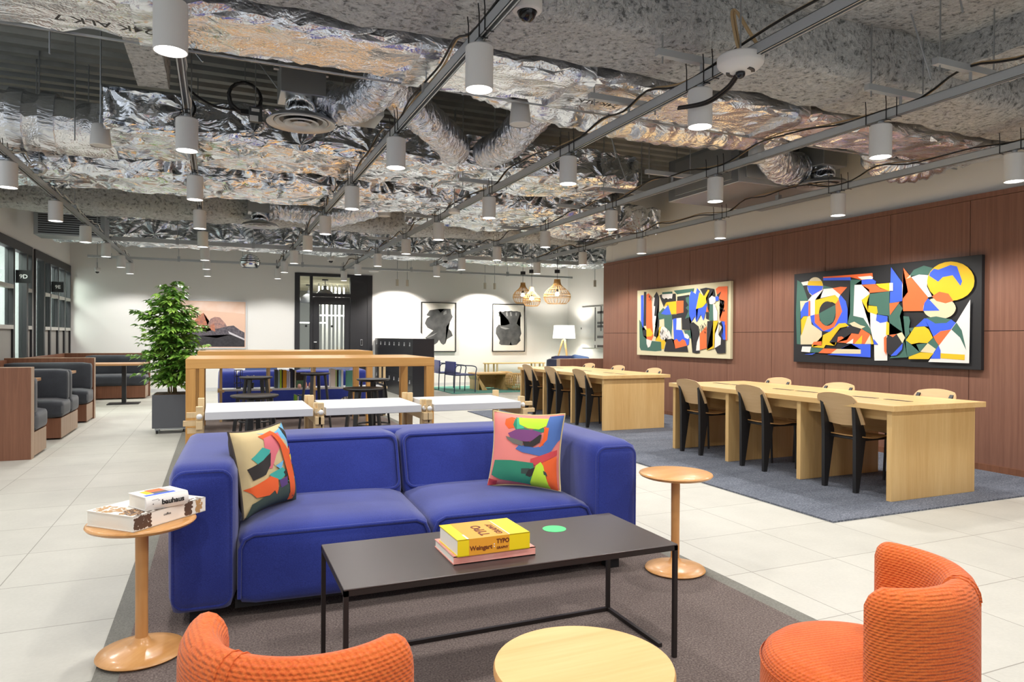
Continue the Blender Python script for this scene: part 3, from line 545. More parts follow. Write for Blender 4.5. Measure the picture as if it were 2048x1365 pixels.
def glazed(idx, y0, y1, mull, door, lab):
    """black framed office front at XL between y0..y1; mull: mullion Y list; door: (y0,y1) clear opening"""
    w = thing('window_%d' % idx, lab, 'window', (XL, y0, 0)); w['kind'] = 'structure'
    L = y1 - y0
    g = G()
    g.box(-.08, .03, 0, L, 2.60, 2.745)
    g.box(-.08, .03, 0, .07, 0, 2.60); g.box(-.08, .03, L - .07, L, 0, 2.60)
    for m in mull: g.box(-.08, .03, m - y0 - .05, m - y0 + .05, 0, 2.60)
    o = g.obj('window_frame', M_blackframe, w)
    cuts = [y0 + .07] + [v for m in mull for v in (m - .05, m + .05)] + [y1 - .07]
    for a, b in zip(cuts[::2], cuts[1::2]):
        if b - a < .12: continue
        if door and a >= door[0] - .1 and b <= door[1] + .1:
            gg = G(); gg.box(-.04, -.03, a - y0, b - y0, .05, 2.58); gg.obj('window_pane', M_pane, w, smooth=False)
            continue
        gg = G(); gg.box(-.05, .0, a - y0, b - y0, .02, 1.36); gg.obj('lower_panel', M_greypanel, w, smooth=False)
        for za, zb in ((1.42, 1.98), (2.04, 2.58)):
            gg = G(); gg.box(-.04, -.03, a - y0, b - y0, za, zb); gg.obj('window_pane', M_pane, w, smooth=False)
        gg = G()
        for z in (1.36, 1.98): gg.box(-.05, .035, a - y0, b - y0, z, z + .06)
        gg.obj('glazing_bar', M_ledge if True else M_blackframe, w, smooth=False)
    return w
glazed(1, 9.2, 13.88, [10.4, 11.6, 12.72, 13.52], (12.77, 13.47), 'black framed glazed office front with the 9D sign')
glazed(2, 14.06, 17.16, [14.74, 15.22, 15.92, 16.55], (14.1, 14.69), 'black framed glazed office front with the 9E sign by the back wall')

for nm, y, t, lab in (('a', 12.78, '9D', 'black projecting sign reading 9D on the office front'), ('b', 15.27, '9E', 'black projecting sign reading 9E by the back corner')):
    s = thing('office_sign', lab, 'sign', (XL + .03, y, 2.075), group='projecting office number signs')
    g = G(); g.box(0, .20, 0, .012, 0, .20, .002); g.obj('sign_plate', M_black, s)
    text(t, .088, plain('sign_lettering_white', '#f2f2f2', .5) if nm == 'a' else bpy.data.materials['sign_lettering_white'], s,
         basis((.105, -.0015, .072), (1, 0, 0), (0, 0, 1)), bold=.002, align='CENTER')

# ---- black door unit in the back wall
d = thing('door_1', 'tall black door unit with glass in the white back wall', 'door', (DX0, YB - .02, 0)); d['kind'] = 'structure'
W = DX1 - DX0
g = G()
g.box(0, .12, 0, .14, 0, DZ); g.box(W - .12, W, -.002, .14, 0, DZ); g.box(.12, W - .12, 0, .14, 2.73, DZ)
g.box(.36, .42, 0, .14, 0, 2.73); g.box(1.32, 1.44, 0, .14, 0, 2.73); g.box(.42, 1.32, 0, .14, 2.24, 2.32)
g.box(.12, .36, 0, .14, 0, .12)
g.box(1.44, W - .12, .005, .14, 0, 2.73)
g.obj('door_frame', M_blackframe, d)
g = G(); g.box(.12, .36, .06, .07, .12, 2.73); g.obj('side_pane', M_pane2, d, smooth=False)
g = G(); g.box(.42, 1.32, .06, .07, 2.32, 2.73); g.obj('transom_pane', M_pane2, d, smooth=False)
g = G()
g.box(.43, .58, .02, .08, 0, 2.23); g.box(1.18, 1.31, .02, .08, 0, 2.23); g.box(.58, 1.18, .02, .08, 2.05, 2.23); g.box(.58, 1.18, .02, .08, 0, .2)
lf = g.obj('door_leaf', M_blackframe, d)
g = G(); g.box(.58, 1.18, .045, .055, .2, 2.05); g.obj('leaf_pane', M_pane2, lf, smooth=False)
g = G(); g.box(.465, .50, -.03, .02, .86, 1.08); g.obj('door_handle', M_black, lf)
g = G(); g.box(.45, .515, 0, .02, 1.12, 1.145); g.obj('lock_plate', M_white_metal, lf)
g = G(); g.box(1.575, 1.615, -.008, .004, 1.06, 1.19); g.obj('card_reader', M_black, d)
g = G(); g.box(1.57, 1.62, -.003, .005, 1.05, 1.20); g.obj('reader_rim', M_white_metal, d)
g = G()
for x, z in ((.88, 1.52), (.88, .82), (.27, 1.52), (.27, .82)):
    g.cyl((x, .03, z), (x, .044, z), .028, n=16)
g.obj('glass_dots', M_black, d)
# corridor seen through the glass
g = G(); g.box(.6, 5.6, YB + .15, YB + 6.5, 2.78, 2.9)
struct(g.obj('ceiling_corridor', plain('cream_corridor_ceiling', '#e6dcc0', .8)), 'cream ceiling of the corridor behind the door', 'ceiling')
g = G(); g.box(.5, .6, YB + .15, YB + 6.5, 0, 2.8)
g.box(.5, 5.7, YB + 6.5, YB + 6.6, 0, 2.8)
g.box(5.6, 5.7, YB + .15, YB + 6.5, 0, 2.8)
struct(g.obj('wall_corridor', plain('corridor_grey', '#8d8f8c', .7)), 'grey walls of the corridor behind the door', 'wall')
for i in range(7):
    x = 2.66 + i * .125
    f = thing('partition_mullion', ORD[i] + ' pale upright bar from the left behind the glass door', 'bar', (x, YB + 3.0 + i * .05, 0), group='pale partition bars in the corridor')
    g = G(); g.box(-.018 - .012 * (i % 3), .018, -.03, .03, 0, 2.78); g.obj('upright', M_white, f)
for i, (x, y, s) in enumerate(((2.62, YB + 1.5, .27), (1.85, YB + 2.6, .27), (2.45, YB + 3.6, .25))):
    p = thing('dome_pendant', ('large black dome pendant behind the door transom', 'black dome pendant behind the side glass of the door', 'farthest black dome pendant in the corridor')[i], 'pendant lamp', (x, y, 2.25), group='black dome pendants in the corridor')
    g = G(); g.lathe([(s, .0), (s * .97, .08), (s * .8, .17), (s * .5, .24), (.05, .27)], 28, cap=False); g.obj('lamp_shade', M_black, p)
    g = G(); g.cyl((0, 0, .25), (0, 0, .36), .045, n=12); g.cyl((0, 0, .36), (0, 0, .53), .008, n=6); g.cyl((0, 0, .50), (0, 0, .53), .08, n=14); g.obj('stem', M_black, p)
for i, (x, y) in enumerate(((2.2, YB + 2.0), (3.0, YB + 3.2))):
    p = thing('linear_light', ('near', 'far')[i] + ' glowing white light bar hanging in the corridor', 'light', (x, y, 1.62 + .24 * i), group='light bars in the corridor')
    g = G(); g.box(-.55, .55, -.02, .02, 0, .035); g.obj('tube', emit('bar_glow%d' % i, (1, .98, .95, 1), 3.0), p)
    g = G(); g.cyl((-.5, 0, .03), (-.5, 0, 1.16 - .24 * i), .004, n=5); g.cyl((.5, 0, .03), (.5, 0, 1.16 - .24 * i), .004, n=5); g.obj('hanging_wire', M_black, p)
def lamp_area(name, loc, rot, size, power, col=(1, .97, .93)):
    l = bpy.data.lights.new(name, 'AREA'); l.size = size; l.energy = power; l.color = col
    o = bpy.data.objects.new(name, l); C.objects.link(o); o.location = loc; o.rotation_euler = rot
    return o
lamp_area('corridor_ceiling_light', (2.9, YB + 3, 2.7), (0, 0, 0), 1.6, 120)
lamp_area('office_light_a', (XL - .8, 12.0, 3.1), (0, 0, 0), 1.2, 130)
lamp_area('office_light_b', (XL - .8, 15.6, 3.1), (0, 0, 0), 1.2, 130)
# ------------------------------------------------------------------ lamps on rails
ZL = 2.55                                       # lamp rim height
RX = [-1.67, -.197, 1.232, 2.662, 4.245, 5.86]
RAILN = ['on the leftmost ceiling rail', 'on the rail above the left end of the sofa', 'on the rail under the dome camera',
         'on the rail carrying the round white ceiling unit', 'on the second rail from the mahogany wall', 'on the rail along the mahogany wall']
RY = [[7.2, 9.1, 11.0, 12.9, 14.78, 16.25], [3.44, 5.24, 7.1, 9.0, 10.84, 12.74, 14.46, 16.16], [3.32, 5.11, 6.95, 8.8, 10.62, 12.59, 14.47, 16.13],
      [3.36, 5.05, 6.85, 8.67, 10.36, 12.40, 14.30, 16.0], [3.40, 5.13, 6.96, 8.73, 10.55, 12.34, 13.95], [3.48, 5.18, 6.98, 8.74, 10.55, 12.42]]
RAILY = [(3.0, 16.6), (1.5, 16.5), (1.2, 16.4), (.8, 16.4), (.6, 14.4), (.4, 12.9)]
ZR0, ZR1 = 2.80, 2.862
def make_lamp(label, loc):
    t = thing('cylinder_lamp', label, 'ceiling lamp', loc, group='white cylinder ceiling lamps')
    r = .0718; g = G()
    g.lathe([(r - .006, .05), (r - .004, .0), (r, .0), (r, .215), (r - .006, .222), (.001, .222)], 36, cap=False)
    g.obj('housing', M_lampbody, t)
    g = G(); g.lathe([(.001, .012), (r - .005, .012)], 30, cap=False); g.obj('diffuser', M_glow, t)
    g = G(); g.cyl((0, 0, .22), (0, 0, ZR0 - ZL + .03), .0195, n=12); g.obj('stem', M_rail, t)
    return t
spot = bpy.data.lights.new('lamp_beam', 'SPOT')
spot.energy = LAMP_W; spot.spot_size = math.radians(146); spot.spot_blend = .38; spot.shadow_soft_size = .06; spot.color = (1, .965, .925)
wash = spot.copy(); wash.energy = LAMP_W * 2.2; back = spot.copy(); back.energy = LAMP_W * 1.25
proto = None
for i, (x, ys) in enumerate(zip(RX, RY)):
    for j, y in enumerate(ys):
        lab = 'white lamp, %s from the front %s' % (ORD[j], RAILN[i])
        if proto is None: proto = make_lamp(lab, (x, y, ZL))
        else: again(proto, lab, (x, y, ZL))
        s = bpy.data.objects.new('lamp_beam', (wash if i == 5 else back) if y > 15.5 or i == 5 else spot); C.objects.link(s); s.location = (x, y, ZL - .004)
# lamps outside the picture keep the row going towards the camera (light only from lamps that stand there)
for x, y in ((-1.67, 5.3), (-1.67, 3.4), (-.197, 1.6), (1.232, 1.5), (2.662, 1.5), (4.245, 1.6), (5.86, 1.7), (-.197, -.3), (1.232, -.3), (2.662, -.3), (4.245, -.3)):
    again(proto, 'white cylinder lamp behind or above the camera position', (x, y, ZL))
    s = bpy.data.objects.new('lamp_beam', spot); C.objects.link(s); s.location = (x, y, ZL - .004)

STRUT = {3: [1.6, 3.35, 4.14, 6.9, 9.2, 11.6, 13.6], 4: [2.78, 3.25, 5.79, 6.67, 7.73, 9.6, 11.6], 5: [2.6, 6.0, 9.4], 2: [2.2, 4.3, 8.0, 11.6, 14.0], 1: [4.2, 6.1, 8.0, 10.0, 12.0], 0: [5.0, 8.2, 10.2, 12.0, 14.0]}
clip_me = None
for i, x in enumerate(RX):
    a, b = RAILY[i]
    t = thing('lighting_rail', 'long galvanised lighting rail ' + ['by the glazed offices on the far left', 'above the left end of the sofa', 'under the dome camera over the sofa', 'carrying the round white ceiling unit', 'second from the mahogany wall', 'running along the mahogany wall'][i], 'rail', (x, a, ZR0), group='lighting rails under the ducts')
    L = b - a; g = G(); h = ZR1 - ZR0
    g.box(-.021, -.018, 0, L, 0, h); g.box(.018, .021, 0, L, 0, h); g.box(-.021, .021, 0, L, h - .003, h)
    g.box(-.021, -.010, 0, L, 0, .003); g.box(.010, .021, 0, L, 0, .003)
    g.obj('channel', M_rail, t, smooth=False)
    for yy in STRUT[i]:
        y = yy - a; g = G(); s = 1 if i != 5 else 0
        if i in (3, 4):
            g.box(-.32, .26, y - .02, y + .02, h + .06, h + .10); g.cyl((0, y, h), (0, y, h + .06), .01, n=6)
            g.obj('cross_strut', M_rail, t, smooth=False)
            for xx in (-.28, .22):
                gg = G(); gg.cyl((xx, y, h + .02), (xx, y, ZD - ZR0 + .07), .0055, n=5); gg.obj('hanger_rod', M_galv, t)
        else:
            g.box(-.025, .025, y - .025, y + .025, h - .01, h + .05); g.obj('rail_clamp', M_galv, t, smooth=False)
            gg = G(); gg.cyl((0, y, h + .04), (0, y, ZD - ZR0 + .07), .0055, n=5); gg.obj('hanger_rod', M_galv, t)
    # wire hangers clipped on the rail beside each lamp
    for y in RY[i]:
        for dy in (-.14, -.06, .1):
            yy = y + dy - a
            if clip_me is None:
                g = G(); g.tube([(.024, 0, -.004), (-.024, 0, -.004), (-.024, 0, h + .05), (-.03, 0, h + .10)], .0035, 5); o = g.obj('wire_clip', M_black, t); clip_me = o.data
            else:
                o = bpy.data.objects.new('wire_clip', clip_me); C.objects.link(o); o.parent = t
            o.location = (0, yy, 0)
    c = thing('power_cable', 'dark cable run tied on top of the rail ' + ['by the glazed offices', 'over the left end of the sofa', 'under the dome camera', 'with the round white ceiling unit', 'second from the mahogany wall', 'along the mahogany wall'][i], 'cable', (x, a, ZR1), group='cable runs on the lighting rails')
    rnd = random.Random(i); g = G(); pts = []
    y = .1
    while y < L - .1:
        near = min(abs(y + a - q) for q in RY[i])
        pts.append((-.015 + rnd.uniform(-.02, .02), y, .008 + (.0 if near < .3 else rnd.uniform(.02, .09)))); y += .3
    g.tube(spline(pts, 3), .007, 5)
    g.obj('sheath', M_cable, c)
    g = G(); g.tube(spline([(p[0] + .02 + rnd.uniform(-.012, .012), p[1], p[2] + rnd.uniform(.0, .03)) for p in pts], 3), .006, 5)
    g.obj('pale_sheath', M_cablew if i in (0, 1) else M_cableb, c)

for k, (y, x0, x1, lab) in enumerate(((13.45, -2.3, 7.4, 'nearer galvanised cross rail in front of the back wall'), (16.05, -2.4, 8.6, 'farther galvanised cross rail close to the back wall'))):
    t = thing('cross_rail', lab, 'rail', (0, y, 2.835 + .05 * (k == 0)), group='cross rails by the back wall')
    g = G(); g.box(x0, x1, -.03, .03, 0, .075 if k == 0 else .05); g.obj('channel', M_rail, t, smooth=False)
    for x in [x0 + .4 + q * 1.25 for q in range(8)]:
        gg = G(); gg.cyl((x, 0, .05), (x, 0, ZD - 2.885 + .05 * (k == 1)), .006, n=5); gg.obj('hanger_rod', M_galv, t)
        gg = G(); gg.box(x - .025, x + .025, -.035, .035, -.01, .10); gg.obj('rail_clamp', M_galv, t, smooth=False)

# ------------------------------------------------------------------ ducts
def nz(p, s, seed=0.0): return noise.noise(Vector((p[0] * s + seed, p[1] * s + seed * .7, p[2] * s)))
def duct_mesh(L, sect, amp, freq, seed, step=.07, pin=True, jit=0.0):
    """closed section (y,z) list swept along +x for L with quilted irregularity"""
    P = [Vector((0, a, b)) for a, b in sect]; n = len(P)
    cy = sum(p.y for p in P) / n; cz = sum(p.z for p in P) / n
    dens = []
    for i in range(n):
        a, b = P[i], P[(i + 1) % n]; m = max(1, int((b - a).length / step))
        for j in range(m): dens.append(a.lerp(b, j / m))
    k = max(4, int(L / step)); R = []; rj = random.Random(int(seed * 10))
    for i in range(k + 1):
        x = L * i / k; ring = []
        for p in dens:
            d = Vector((0, p.y - cy, p.z - cz)).normalized()
            q = Vector((x, p.y, p.z))
            v = amp * nz(q, freq, seed) + amp * .5 * nz(q, freq * 2.7, seed + 9)
            if pin: v += amp * .9 * (abs(math.sin(x * 2.6 + seed)) * abs(math.sin((p.y + p.z) * 5.2 + seed)) - .5)
            if jit:
                v += rj.uniform(-jit, jit); q = q + Vector((rj.uniform(-.4, .4) * step * (0 < i < k), rj.uniform(-.3, .3) * step * abs(d.z), rj.uniform(-.3, .3) * step * abs(d.y)))
            ring.append(q + d * v + Vector((amp * .4 * nz(q, freq * 1.7, seed + 4), 0, 0)))
        R.append(ring)
    g = G(); g.rings(R)
    if jit: bmesh.ops.triangulate(g.bm, faces=[f for f in g.bm.faces if len(f.verts) == 4], quad_method='ALTERNATE')
    return g
def rrect(y0, y1, z0, z1, r, k=4):
    out = []
    for cx, cy, a in ((y1 - r, z1 - r, 0), (y0 + r, z1 - r, 90), (y0 + r, z0 + r, 180), (y1 - r, z0 + r, 270)):
        for i in range(k + 1):
            t = math.radians(a + 90 * i / k); out.append((cx + r * math.cos(t), cy + r * math.sin(t)))
    return out
def hang(t, xs, y0, y1, z, x0):
    for x in xs:
        for y in (y0, y1):
            g = G(); g.cyl((x - x0, y, z), (x - x0, y, ZD), .006, n=5); o = g.obj('hanger_rod', M_galv, t); o.location = (0, 0, 0)
def duct(name, label, x0, x1, y0, y1, z0, z1, r, mat, amp=.03, freq=2.2, seed=1.0, bands=(), rods=(), step=.07, jit=0.0):
    t = thing(name, label, 'duct', (x0, 0, 0))
    duct_mesh(x1 - x0, rrect(y0, y1, z0, z1, r), amp, freq, seed, step, True, jit).obj('foil_wrap', mat, t, ang=24 if jit else 60)
    for b in bands:
        g = duct_mesh(.12, rrect(y0 - .03, y1 + .03, z0 - .03, z1 + .03, r + .02), .012, 9, seed + b, .05, False)
        g.obj('tape_band', M_foil3, t, ang=60, loc=(b - x0, 0, 0))
    for x in rods:
        for y in (y0 - .08, y1 + .08):
            g = G(); g.cyl((x - x0, y, z0 + .05), (x - x0, y, ZD + .06), .006, n=5); g.obj('hanger_rod', M_galv, t)
    return t
d1 = duct('foil_duct', 'long silver foil duct crossing the front of the ceiling, marked 24K ALK 7', -2.85, 6.8, 4.02, 4.57, 3.0, 3.42, .05, M_foil2, .016, 1.6, 3.0, (-.42, 1.12, 2.2, 4.1), (-.5, 2.9), .07, .007)
g = G(); g.box(0, 9.65, 4.575, 4.585, 2.985, 2.997); g.obj('edge_angle', M_galv, d1, smooth=False)
for x, s in ((-.95, .105), (2.05, .09)):
    text('24K ALK 7', s, M_black, d1, basis((x + 2.85 + .62, 4.27, 2.962), (-1, 0, 0), (0, 1, 0)), bold=.001)
d2 = duct('foil_duct', 'short oval foil duct at the upper left, ending over the seating booths', -2.85, -.90, 7.42, 7.98, 3.0, 3.52, .25, M_foil2, .02, 1.8, 5.0, (-1.75, -1.50), (-1.2,), .07, .007)
text('24K ALK 7', .10, M_black, d2, basis((1.55, 7.56, 2.965), (-1, 0, 0), (0, 1, 0)), bold=.001)
duct('foil_duct', 'wide crinkled foil duct across the middle of the ceiling', -.88, 4.42, 6.62, 7.72, 3.02, 3.36, .07, M_foil, .045, 2.0, 8.0, (), (0.9, 2.6), .10, .014)
duct('foil_duct', 'low crinkled foil duct behind the wide middle duct', -2.6, 4.9, 8.05, 9.0, 2.92, 3.28, .09, M_foil, .05, 1.7, 12.0, (), (-1.6, 1.9), .11, .015)
duct('foil_duct', 'foil duct in front of the back wall behind the grey beam', -2.7, 8.8, 13.95, 15.1, 3.0, 3.58, .08, M_foil, .05, 1.9, 17.0, (), (0.2, 3.0, 6.1), .11, .024)
duct('foil_duct', 'foil duct running above the back work desk', 2.6, 6.6, 9.3, 10.2, 2.98, 3.4, .10, M_foil, .05, 1.8, 21.0, (), (3.4, 5.4), .11, .015)
duct('foil_duct', 'upright foil box at the left end of the wide middle duct', -.86, -.28, 6.45, 6.6, 3.0, 3.30, .03, M_foil, .02, 2.6, 25.0, (), (), .07, .012)

def lumpy(name, label, x0, x1, y0, y1, z0, z1, r, amp, seed, step=.10):
    g = duct_mesh(x1 - x0, rrect(y0, y1, z0, z1, r, 3), amp, 2.6, seed, step, False)
    o = g.obj(name, M_spray, ang=80); o.location = (x0, 0, 0)
    return struct(o, label, 'beam')
lumpy('beam_front', 'grey sprayed beam in front of the long foil duct', -2.88, XR + .04, 3.30, 3.96, 3.03, 4.02, .10, .035, 2.0, .09)
lumpy('beam_front_recess', 'grey sprayed recess slab at the top of the picture', -2.88, XR + .04, 1.15, 3.36, 3.36, 4.02, .12, .04, 5.0, .10)
lumpy('beam_front_near', 'grey sprayed beam nearest the camera', -2.88, XR + .04, .3, 1.25, 3.05, 4.02, .12, .04, 6.0, .12)
lumpy('beam_cross_right', 'grey sprayed cross beam at the upper right', 4.7, 5.3, 1.2, 3.4, 3.16, 4.02, .12, .04, 9.0, .09)
lumpy('beam_left_pipe', 'grey sprayed beam running away behind the long foil duct', -.60, -.37, 4.62, 6.42, 3.30, 3.75, .10, .014, 11.0, .05)
lumpy('beam_middle', 'grey sprayed beam across the ceiling behind the foil ducts', -2.88, 9.0, 11.05, 11.75, 3.02, 4.02, .14, .035, 14.0, .10)
lumpy('beam_middle_web', 'dark grey sprayed web between the ducts and the middle beam', -2.88, 9.0, 11.75, 12.1, 3.4, 4.02, .10, .03, 15.0, .14)

# ------------------------------------------------------------------ flexible hoses
def hose(name, label, pts, r, mat, folds=70, amp=.018, tag_=True):
    P = spline(pts, max(4, folds // (len(pts) - 1)))
    rad = [r * (1 + amp * (1 if i % 2 else -1) + .05 * math.sin(i * 1.3)) for i in range(len(P))]
    g = G(); g.tube(P, rad, 22); 
    o = g.obj(name, mat, ang=75)
    return tag(o, label, 'duct hose', 'flexible foil hoses') if tag_ else o
hose('flexible_duct', 'silver flexible hose bending up beside the big round air diffuser', [(.80, 5.72, 3.19), (.95, 5.62, 3.13), (1.08, 5.42, 3.16), (1.16, 5.2, 3.24), (1.2, 5.0, 3.42), (1.2, 4.9, 3.7)], .145, M_hose)
hose('flexible_duct', 'thick silver hose sloping down towards the wide middle duct', [(1.12, 5.25, 3.42), (1.38, 5.56, 3.25), (1.62, 5.74, 3.17), (1.98, 6.1, 3.09), (2.15, 6.5, 3.12)], .15, M_hose)
hose('flexible_duct', 'bluish silver elbow hose below the white speaker', [(2.45, 4.95, 3.45), (2.47, 5.15, 3.22), (2.44, 5.5, 3.12), (2.46, 5.9, 3.08), (2.5, 6.5, 3.14)], .15, M_hose)
hose('flexible_duct', 'dull silver flexible hose lying along the back of the long foil duct', [(1.7, 4.84, 3.26), (2.4, 4.84, 3.13), (3.4, 4.88, 3.1), (4.3, 4.92, 3.16), (4.75, 5.05, 3.3)], .165, M_foil3, 90, .03)
hose('flexible_duct', 'crumpled silver hose joining the diffuser box near the mahogany wall', [(4.75, 4.95, 3.35), (5.05, 5.3, 3.22), (5.5, 5.6, 3.12), (5.86, 5.75, 3.16)], .17, M_hose)
hose('flexible_duct', 'foil elbow hose hanging by the mahogany wall', [(6.75, 4.4, 3.25), (6.45, 4.75, 3.05), (6.15, 4.9, 3.1), (5.95, 4.75, 3.3)], .18, M_foil2)
hose('flexible_duct', 'silver hose feeding the second round diffuser', [(.72, 10.85, 3.2), (1.1, 10.8, 3.16), (1.6, 10.6, 3.1), (2.2, 10.3, 3.25)], .17, M_hose)
hose('flexible_duct', 'silver hose joining the diffuser box above the back desk', [(4.9, 10.3, 3.2), (5.4, 10.6, 3.16), (5.9, 10.85, 3.18), (6.1, 10.9, 3.2)], .16, M_hose)
hose('flexible_duct', 'upright silver elbow hose in front of the far foil duct', [(.62, 14.5, 3.5), (.58, 13.9, 3.45), (.6, 13.75, 3.2), (.75, 13.7, 2.95)], .16, M_hose)
hose('flexible_duct', 'far silver hose beside the small round diffuser', [(4.4, 15.3, 3.5), (4.6, 15.25, 3.2), (4.95, 15.2, 3.0), (5.2, 15.2, 2.98)], .15, M_hose)

def diffuser(label, loc, s, box=True, side=0, zt=.52):
    t = thing('air_diffuser', label, 'air diffuser', loc, group='round air diffusers')
    g = G()
    R = .265 * s
    g.lathe([(R * .55, .06), (R * .9, .03), (R, .0), (R, -.008), (R * .93, -.004), (R * .86, .012), (R * .8, .012)], 40, cap=False)
    g.obj('outer_ring', M_diff, t)
    for rr, z in ((.78, .004), (.52, -.006), (.28, -.012)):
        g = G(); g.lathe([(R * rr, z + .004), (R * (rr - .04), z - .004), (R * (rr - .17), z + .02), (R * (rr - .19), z + .03)], 36, cap=rr < .3)
        g.obj('cone_ring', M_diff, t)
    g = G(); g.lathe([(R * .75, .02), (.001, .021)], 30, cap=False); g.obj('throat', M_black, t)
    g = duct_mesh(.17, [(.125 * s * math.cos(q), .125 * s * math.sin(q)) for q in [2 * PI * i / 20 for i in range(20)]], .008, 14, 3, .03, False)
    o = g.obj('foil_neck', M_foil, t, ang=70); o.rotation_euler = (0, -PI / 2, 0); o.location = (0, 0, .03)
    if box:
        g = G(); w = .17 * s; g.box(-w, w, -w, w, .18, zt, .004); g.obj('plenum_box', M_plen, t)
        for sx in (-1, 1):
            g = G(); g.cyl((sx * (w + .02), 0, .4), (sx * (w + .02), 0, ZD - loc[2] + .07), .005, n=5); g.box(sx * (w + .02) - .02, sx * (w + .02) + .02, -.02, .02, .40, .43); g.obj('hanger_rod', M_galv, t)
    return t
diffuser('big round ringed air diffuser hanging under the long foil duct', (.61, 5.72, 2.98), 1.0)
diffuser('round air diffuser below the middle of the ceiling in line with the sofa', (.576, 10.86, 2.91), 1.0)
diffuser('round air diffuser beside the mahogany wall', (6.1, 5.6, 2.97), 1.0)
diffuser('round air diffuser above the back work desk', (6.2, 10.95, 2.95), .95)
diffuser('small round air diffuser near the back wall by the lockers', (5.1, 15.25, 2.84), .9, True, 0, .42)

t = thing('ventilation_unit', 'grey sheet metal ventilation box above the front work desk', 'ventilation unit', (5.15, 5.85, 2.97))
g = G(); g.box(0, 1.5, 0, 1.25, 0, .5, .006); g.obj('casing', M_galv, t)
g = G(); g.box(-.012, 0, .1, 1.1, .05, .45); g.box(.1, .8, -.012, 0, .06, .44); g.obj('access_panel', M_plen, t)
for x, y in ((.05, .1), (1.4, .1), (.05, 1.15), (1.4, 1.15)):
    g = G(); g.cyl((x, y, .45), (x, y, ZD - 2.97), .006, n=5); g.obj('hanger_rod', M_galv, t)
t = thing('ventilation_box', 'flat silver metal box behind the big round diffuser', 'ventilation unit', (.86, 5.46, 3.04))
g = G(); g.box(0, .36, 0, .36, 0, .05, .004); g.obj('casing', M_plen, t)
for x, y in ((.05, .05), (.31, .30)):
    g = G(); g.cyl((x, y, .05), (x, y, ZD - 3.02), .005, n=5); g.obj('hanger_rod', M_galv, t)
t = thing('wall_grille', 'dark louvred grille box high on the left wall', 'grille', (-2.6, 12.6, 2.82))
g = G(); g.box(0, .95, 0, .5, 0, .34, .004); g.obj('casing', M_galv, t)
g = G()
for k in range(9): g.box(.06, .89, -.012, .004, .03 + k * .034, .046 + k * .034)
g.obj('louvre', M_black, t, smooth=False)
g = G(); g.cyl((.1, .25, .3), (.1, .25, ZD - 2.82), .006, n=5); g.cyl((.85, .25, .3), (.85, .25, ZD - 2.82), .006, n=5); g.obj('hanger_rod', M_galv, t)

# ------------------------------------------------------------------ small ceiling devices
def speaker(label, loc):
    t = thing('pendant_speaker', label, 'speaker', loc, group='white hanging speakers')
    g = G(); g.lathe([(.076, .0), (.08, .006), (.078, .05), (.066, .165), (.058, .18), (.02, .187), (.001, .188)], 30, cap=False); g.obj('housing', M_lampbody, t)
    g = G(); g.lathe([(.001, .006), (.074, .004)], 28, cap=False); g.obj('grille', plain('speaker_grille', '#c3c3c1', .6) if 'speaker_grille' not in bpy.data.materials else bpy.data.materials['speaker_grille'], t)
    g = G(); g.cyl((0, 0, .18), (0, 0, .26), .012, n=8); g.cyl((0, 0, .25), (0, 0, ZD - loc[2] + .07), .007, n=6); g.obj('hanging_rod', M_galv, t)
speaker('white hanging speaker at the upper left, under the oval foil duct', (-.91, 6.70, 2.87 - .0))
speaker('white hanging speaker behind the lamp under the dome camera rail', (2.08, 4.72, 2.87))
speaker('white hanging speaker beside the grey ventilation box', (4.63, 5.02, 2.93))
speaker('small far white hanging speaker over the bar tables', (2.03, 9.05, 2.87))

t = thing('ceiling_unit', 'round white ceiling unit with a dark lens hanging on the rail', 'ceiling unit', (2.64, 2.99, 2.745))
g = G(); g.lathe([(.05, .0), (.085, .006), (.118, .034), (.124, .046), (.126, .078), (.12, .086), (.001, .09)], 48, cap=False); g.lathe([(.05, 0), (.001, .0)], 40, cap=False); g.obj('housing', M_lampbody, t)
g = G()
for k in range(40):
    a = 2 * PI * k / 40
    if (a % PI) < 1.0: g.box(-.004, .004, .056, .076, -.002, .004, M=Matrix.Rotation(a, 4, 'Z'))
g.obj('vent_slots', M_darksteel, t, smooth=False)
g = G(); g.ball((0, 0, -.008), .027, 16); g.obj('lens', plain('dark_lens', '#1c2026', .08), t)
g = G(); g.cyl((0, 0, .088), (0, 0, .12), .02, n=10); g.cyl((-.02, 0, .1), (.03, 0, .1), .012, n=8); g.cyl((0, 0, .1), (.0, 0, ZD - 2.745), .005, n=5); g.obj('bracket', M_galv, t)
g = G(); g.tube(spline([(.0, .03, .0), (-.01, .10, -.05), (-.06, .22, -.1), (-.16, .34, -.11)], 6), .008, 7); g.tube(spline([(.015, .03, .0), (.01, .11, -.055), (-.04, .23, -.105), (-.15, .36, -.112)], 6), .008, 7)
g.obj('cable', M_cable, t)
g = G(); g.tube(spline([(0, 0, .09), (-.02, .02, .2), (-.02, .05, .34), (.01, .05, .36), (.06, .02, .26), (.12, -.02, .14)], 6), .008, 6); g.tube(spline([(0.01, 0, .09), (-.005, .02, .22), (-.0, .05, .345), (.03, .05, .35), (.08, .02, .25), (.13, -.02, .14)], 6), .007, 6)
g.obj('cable_loop', M_cableb, t)

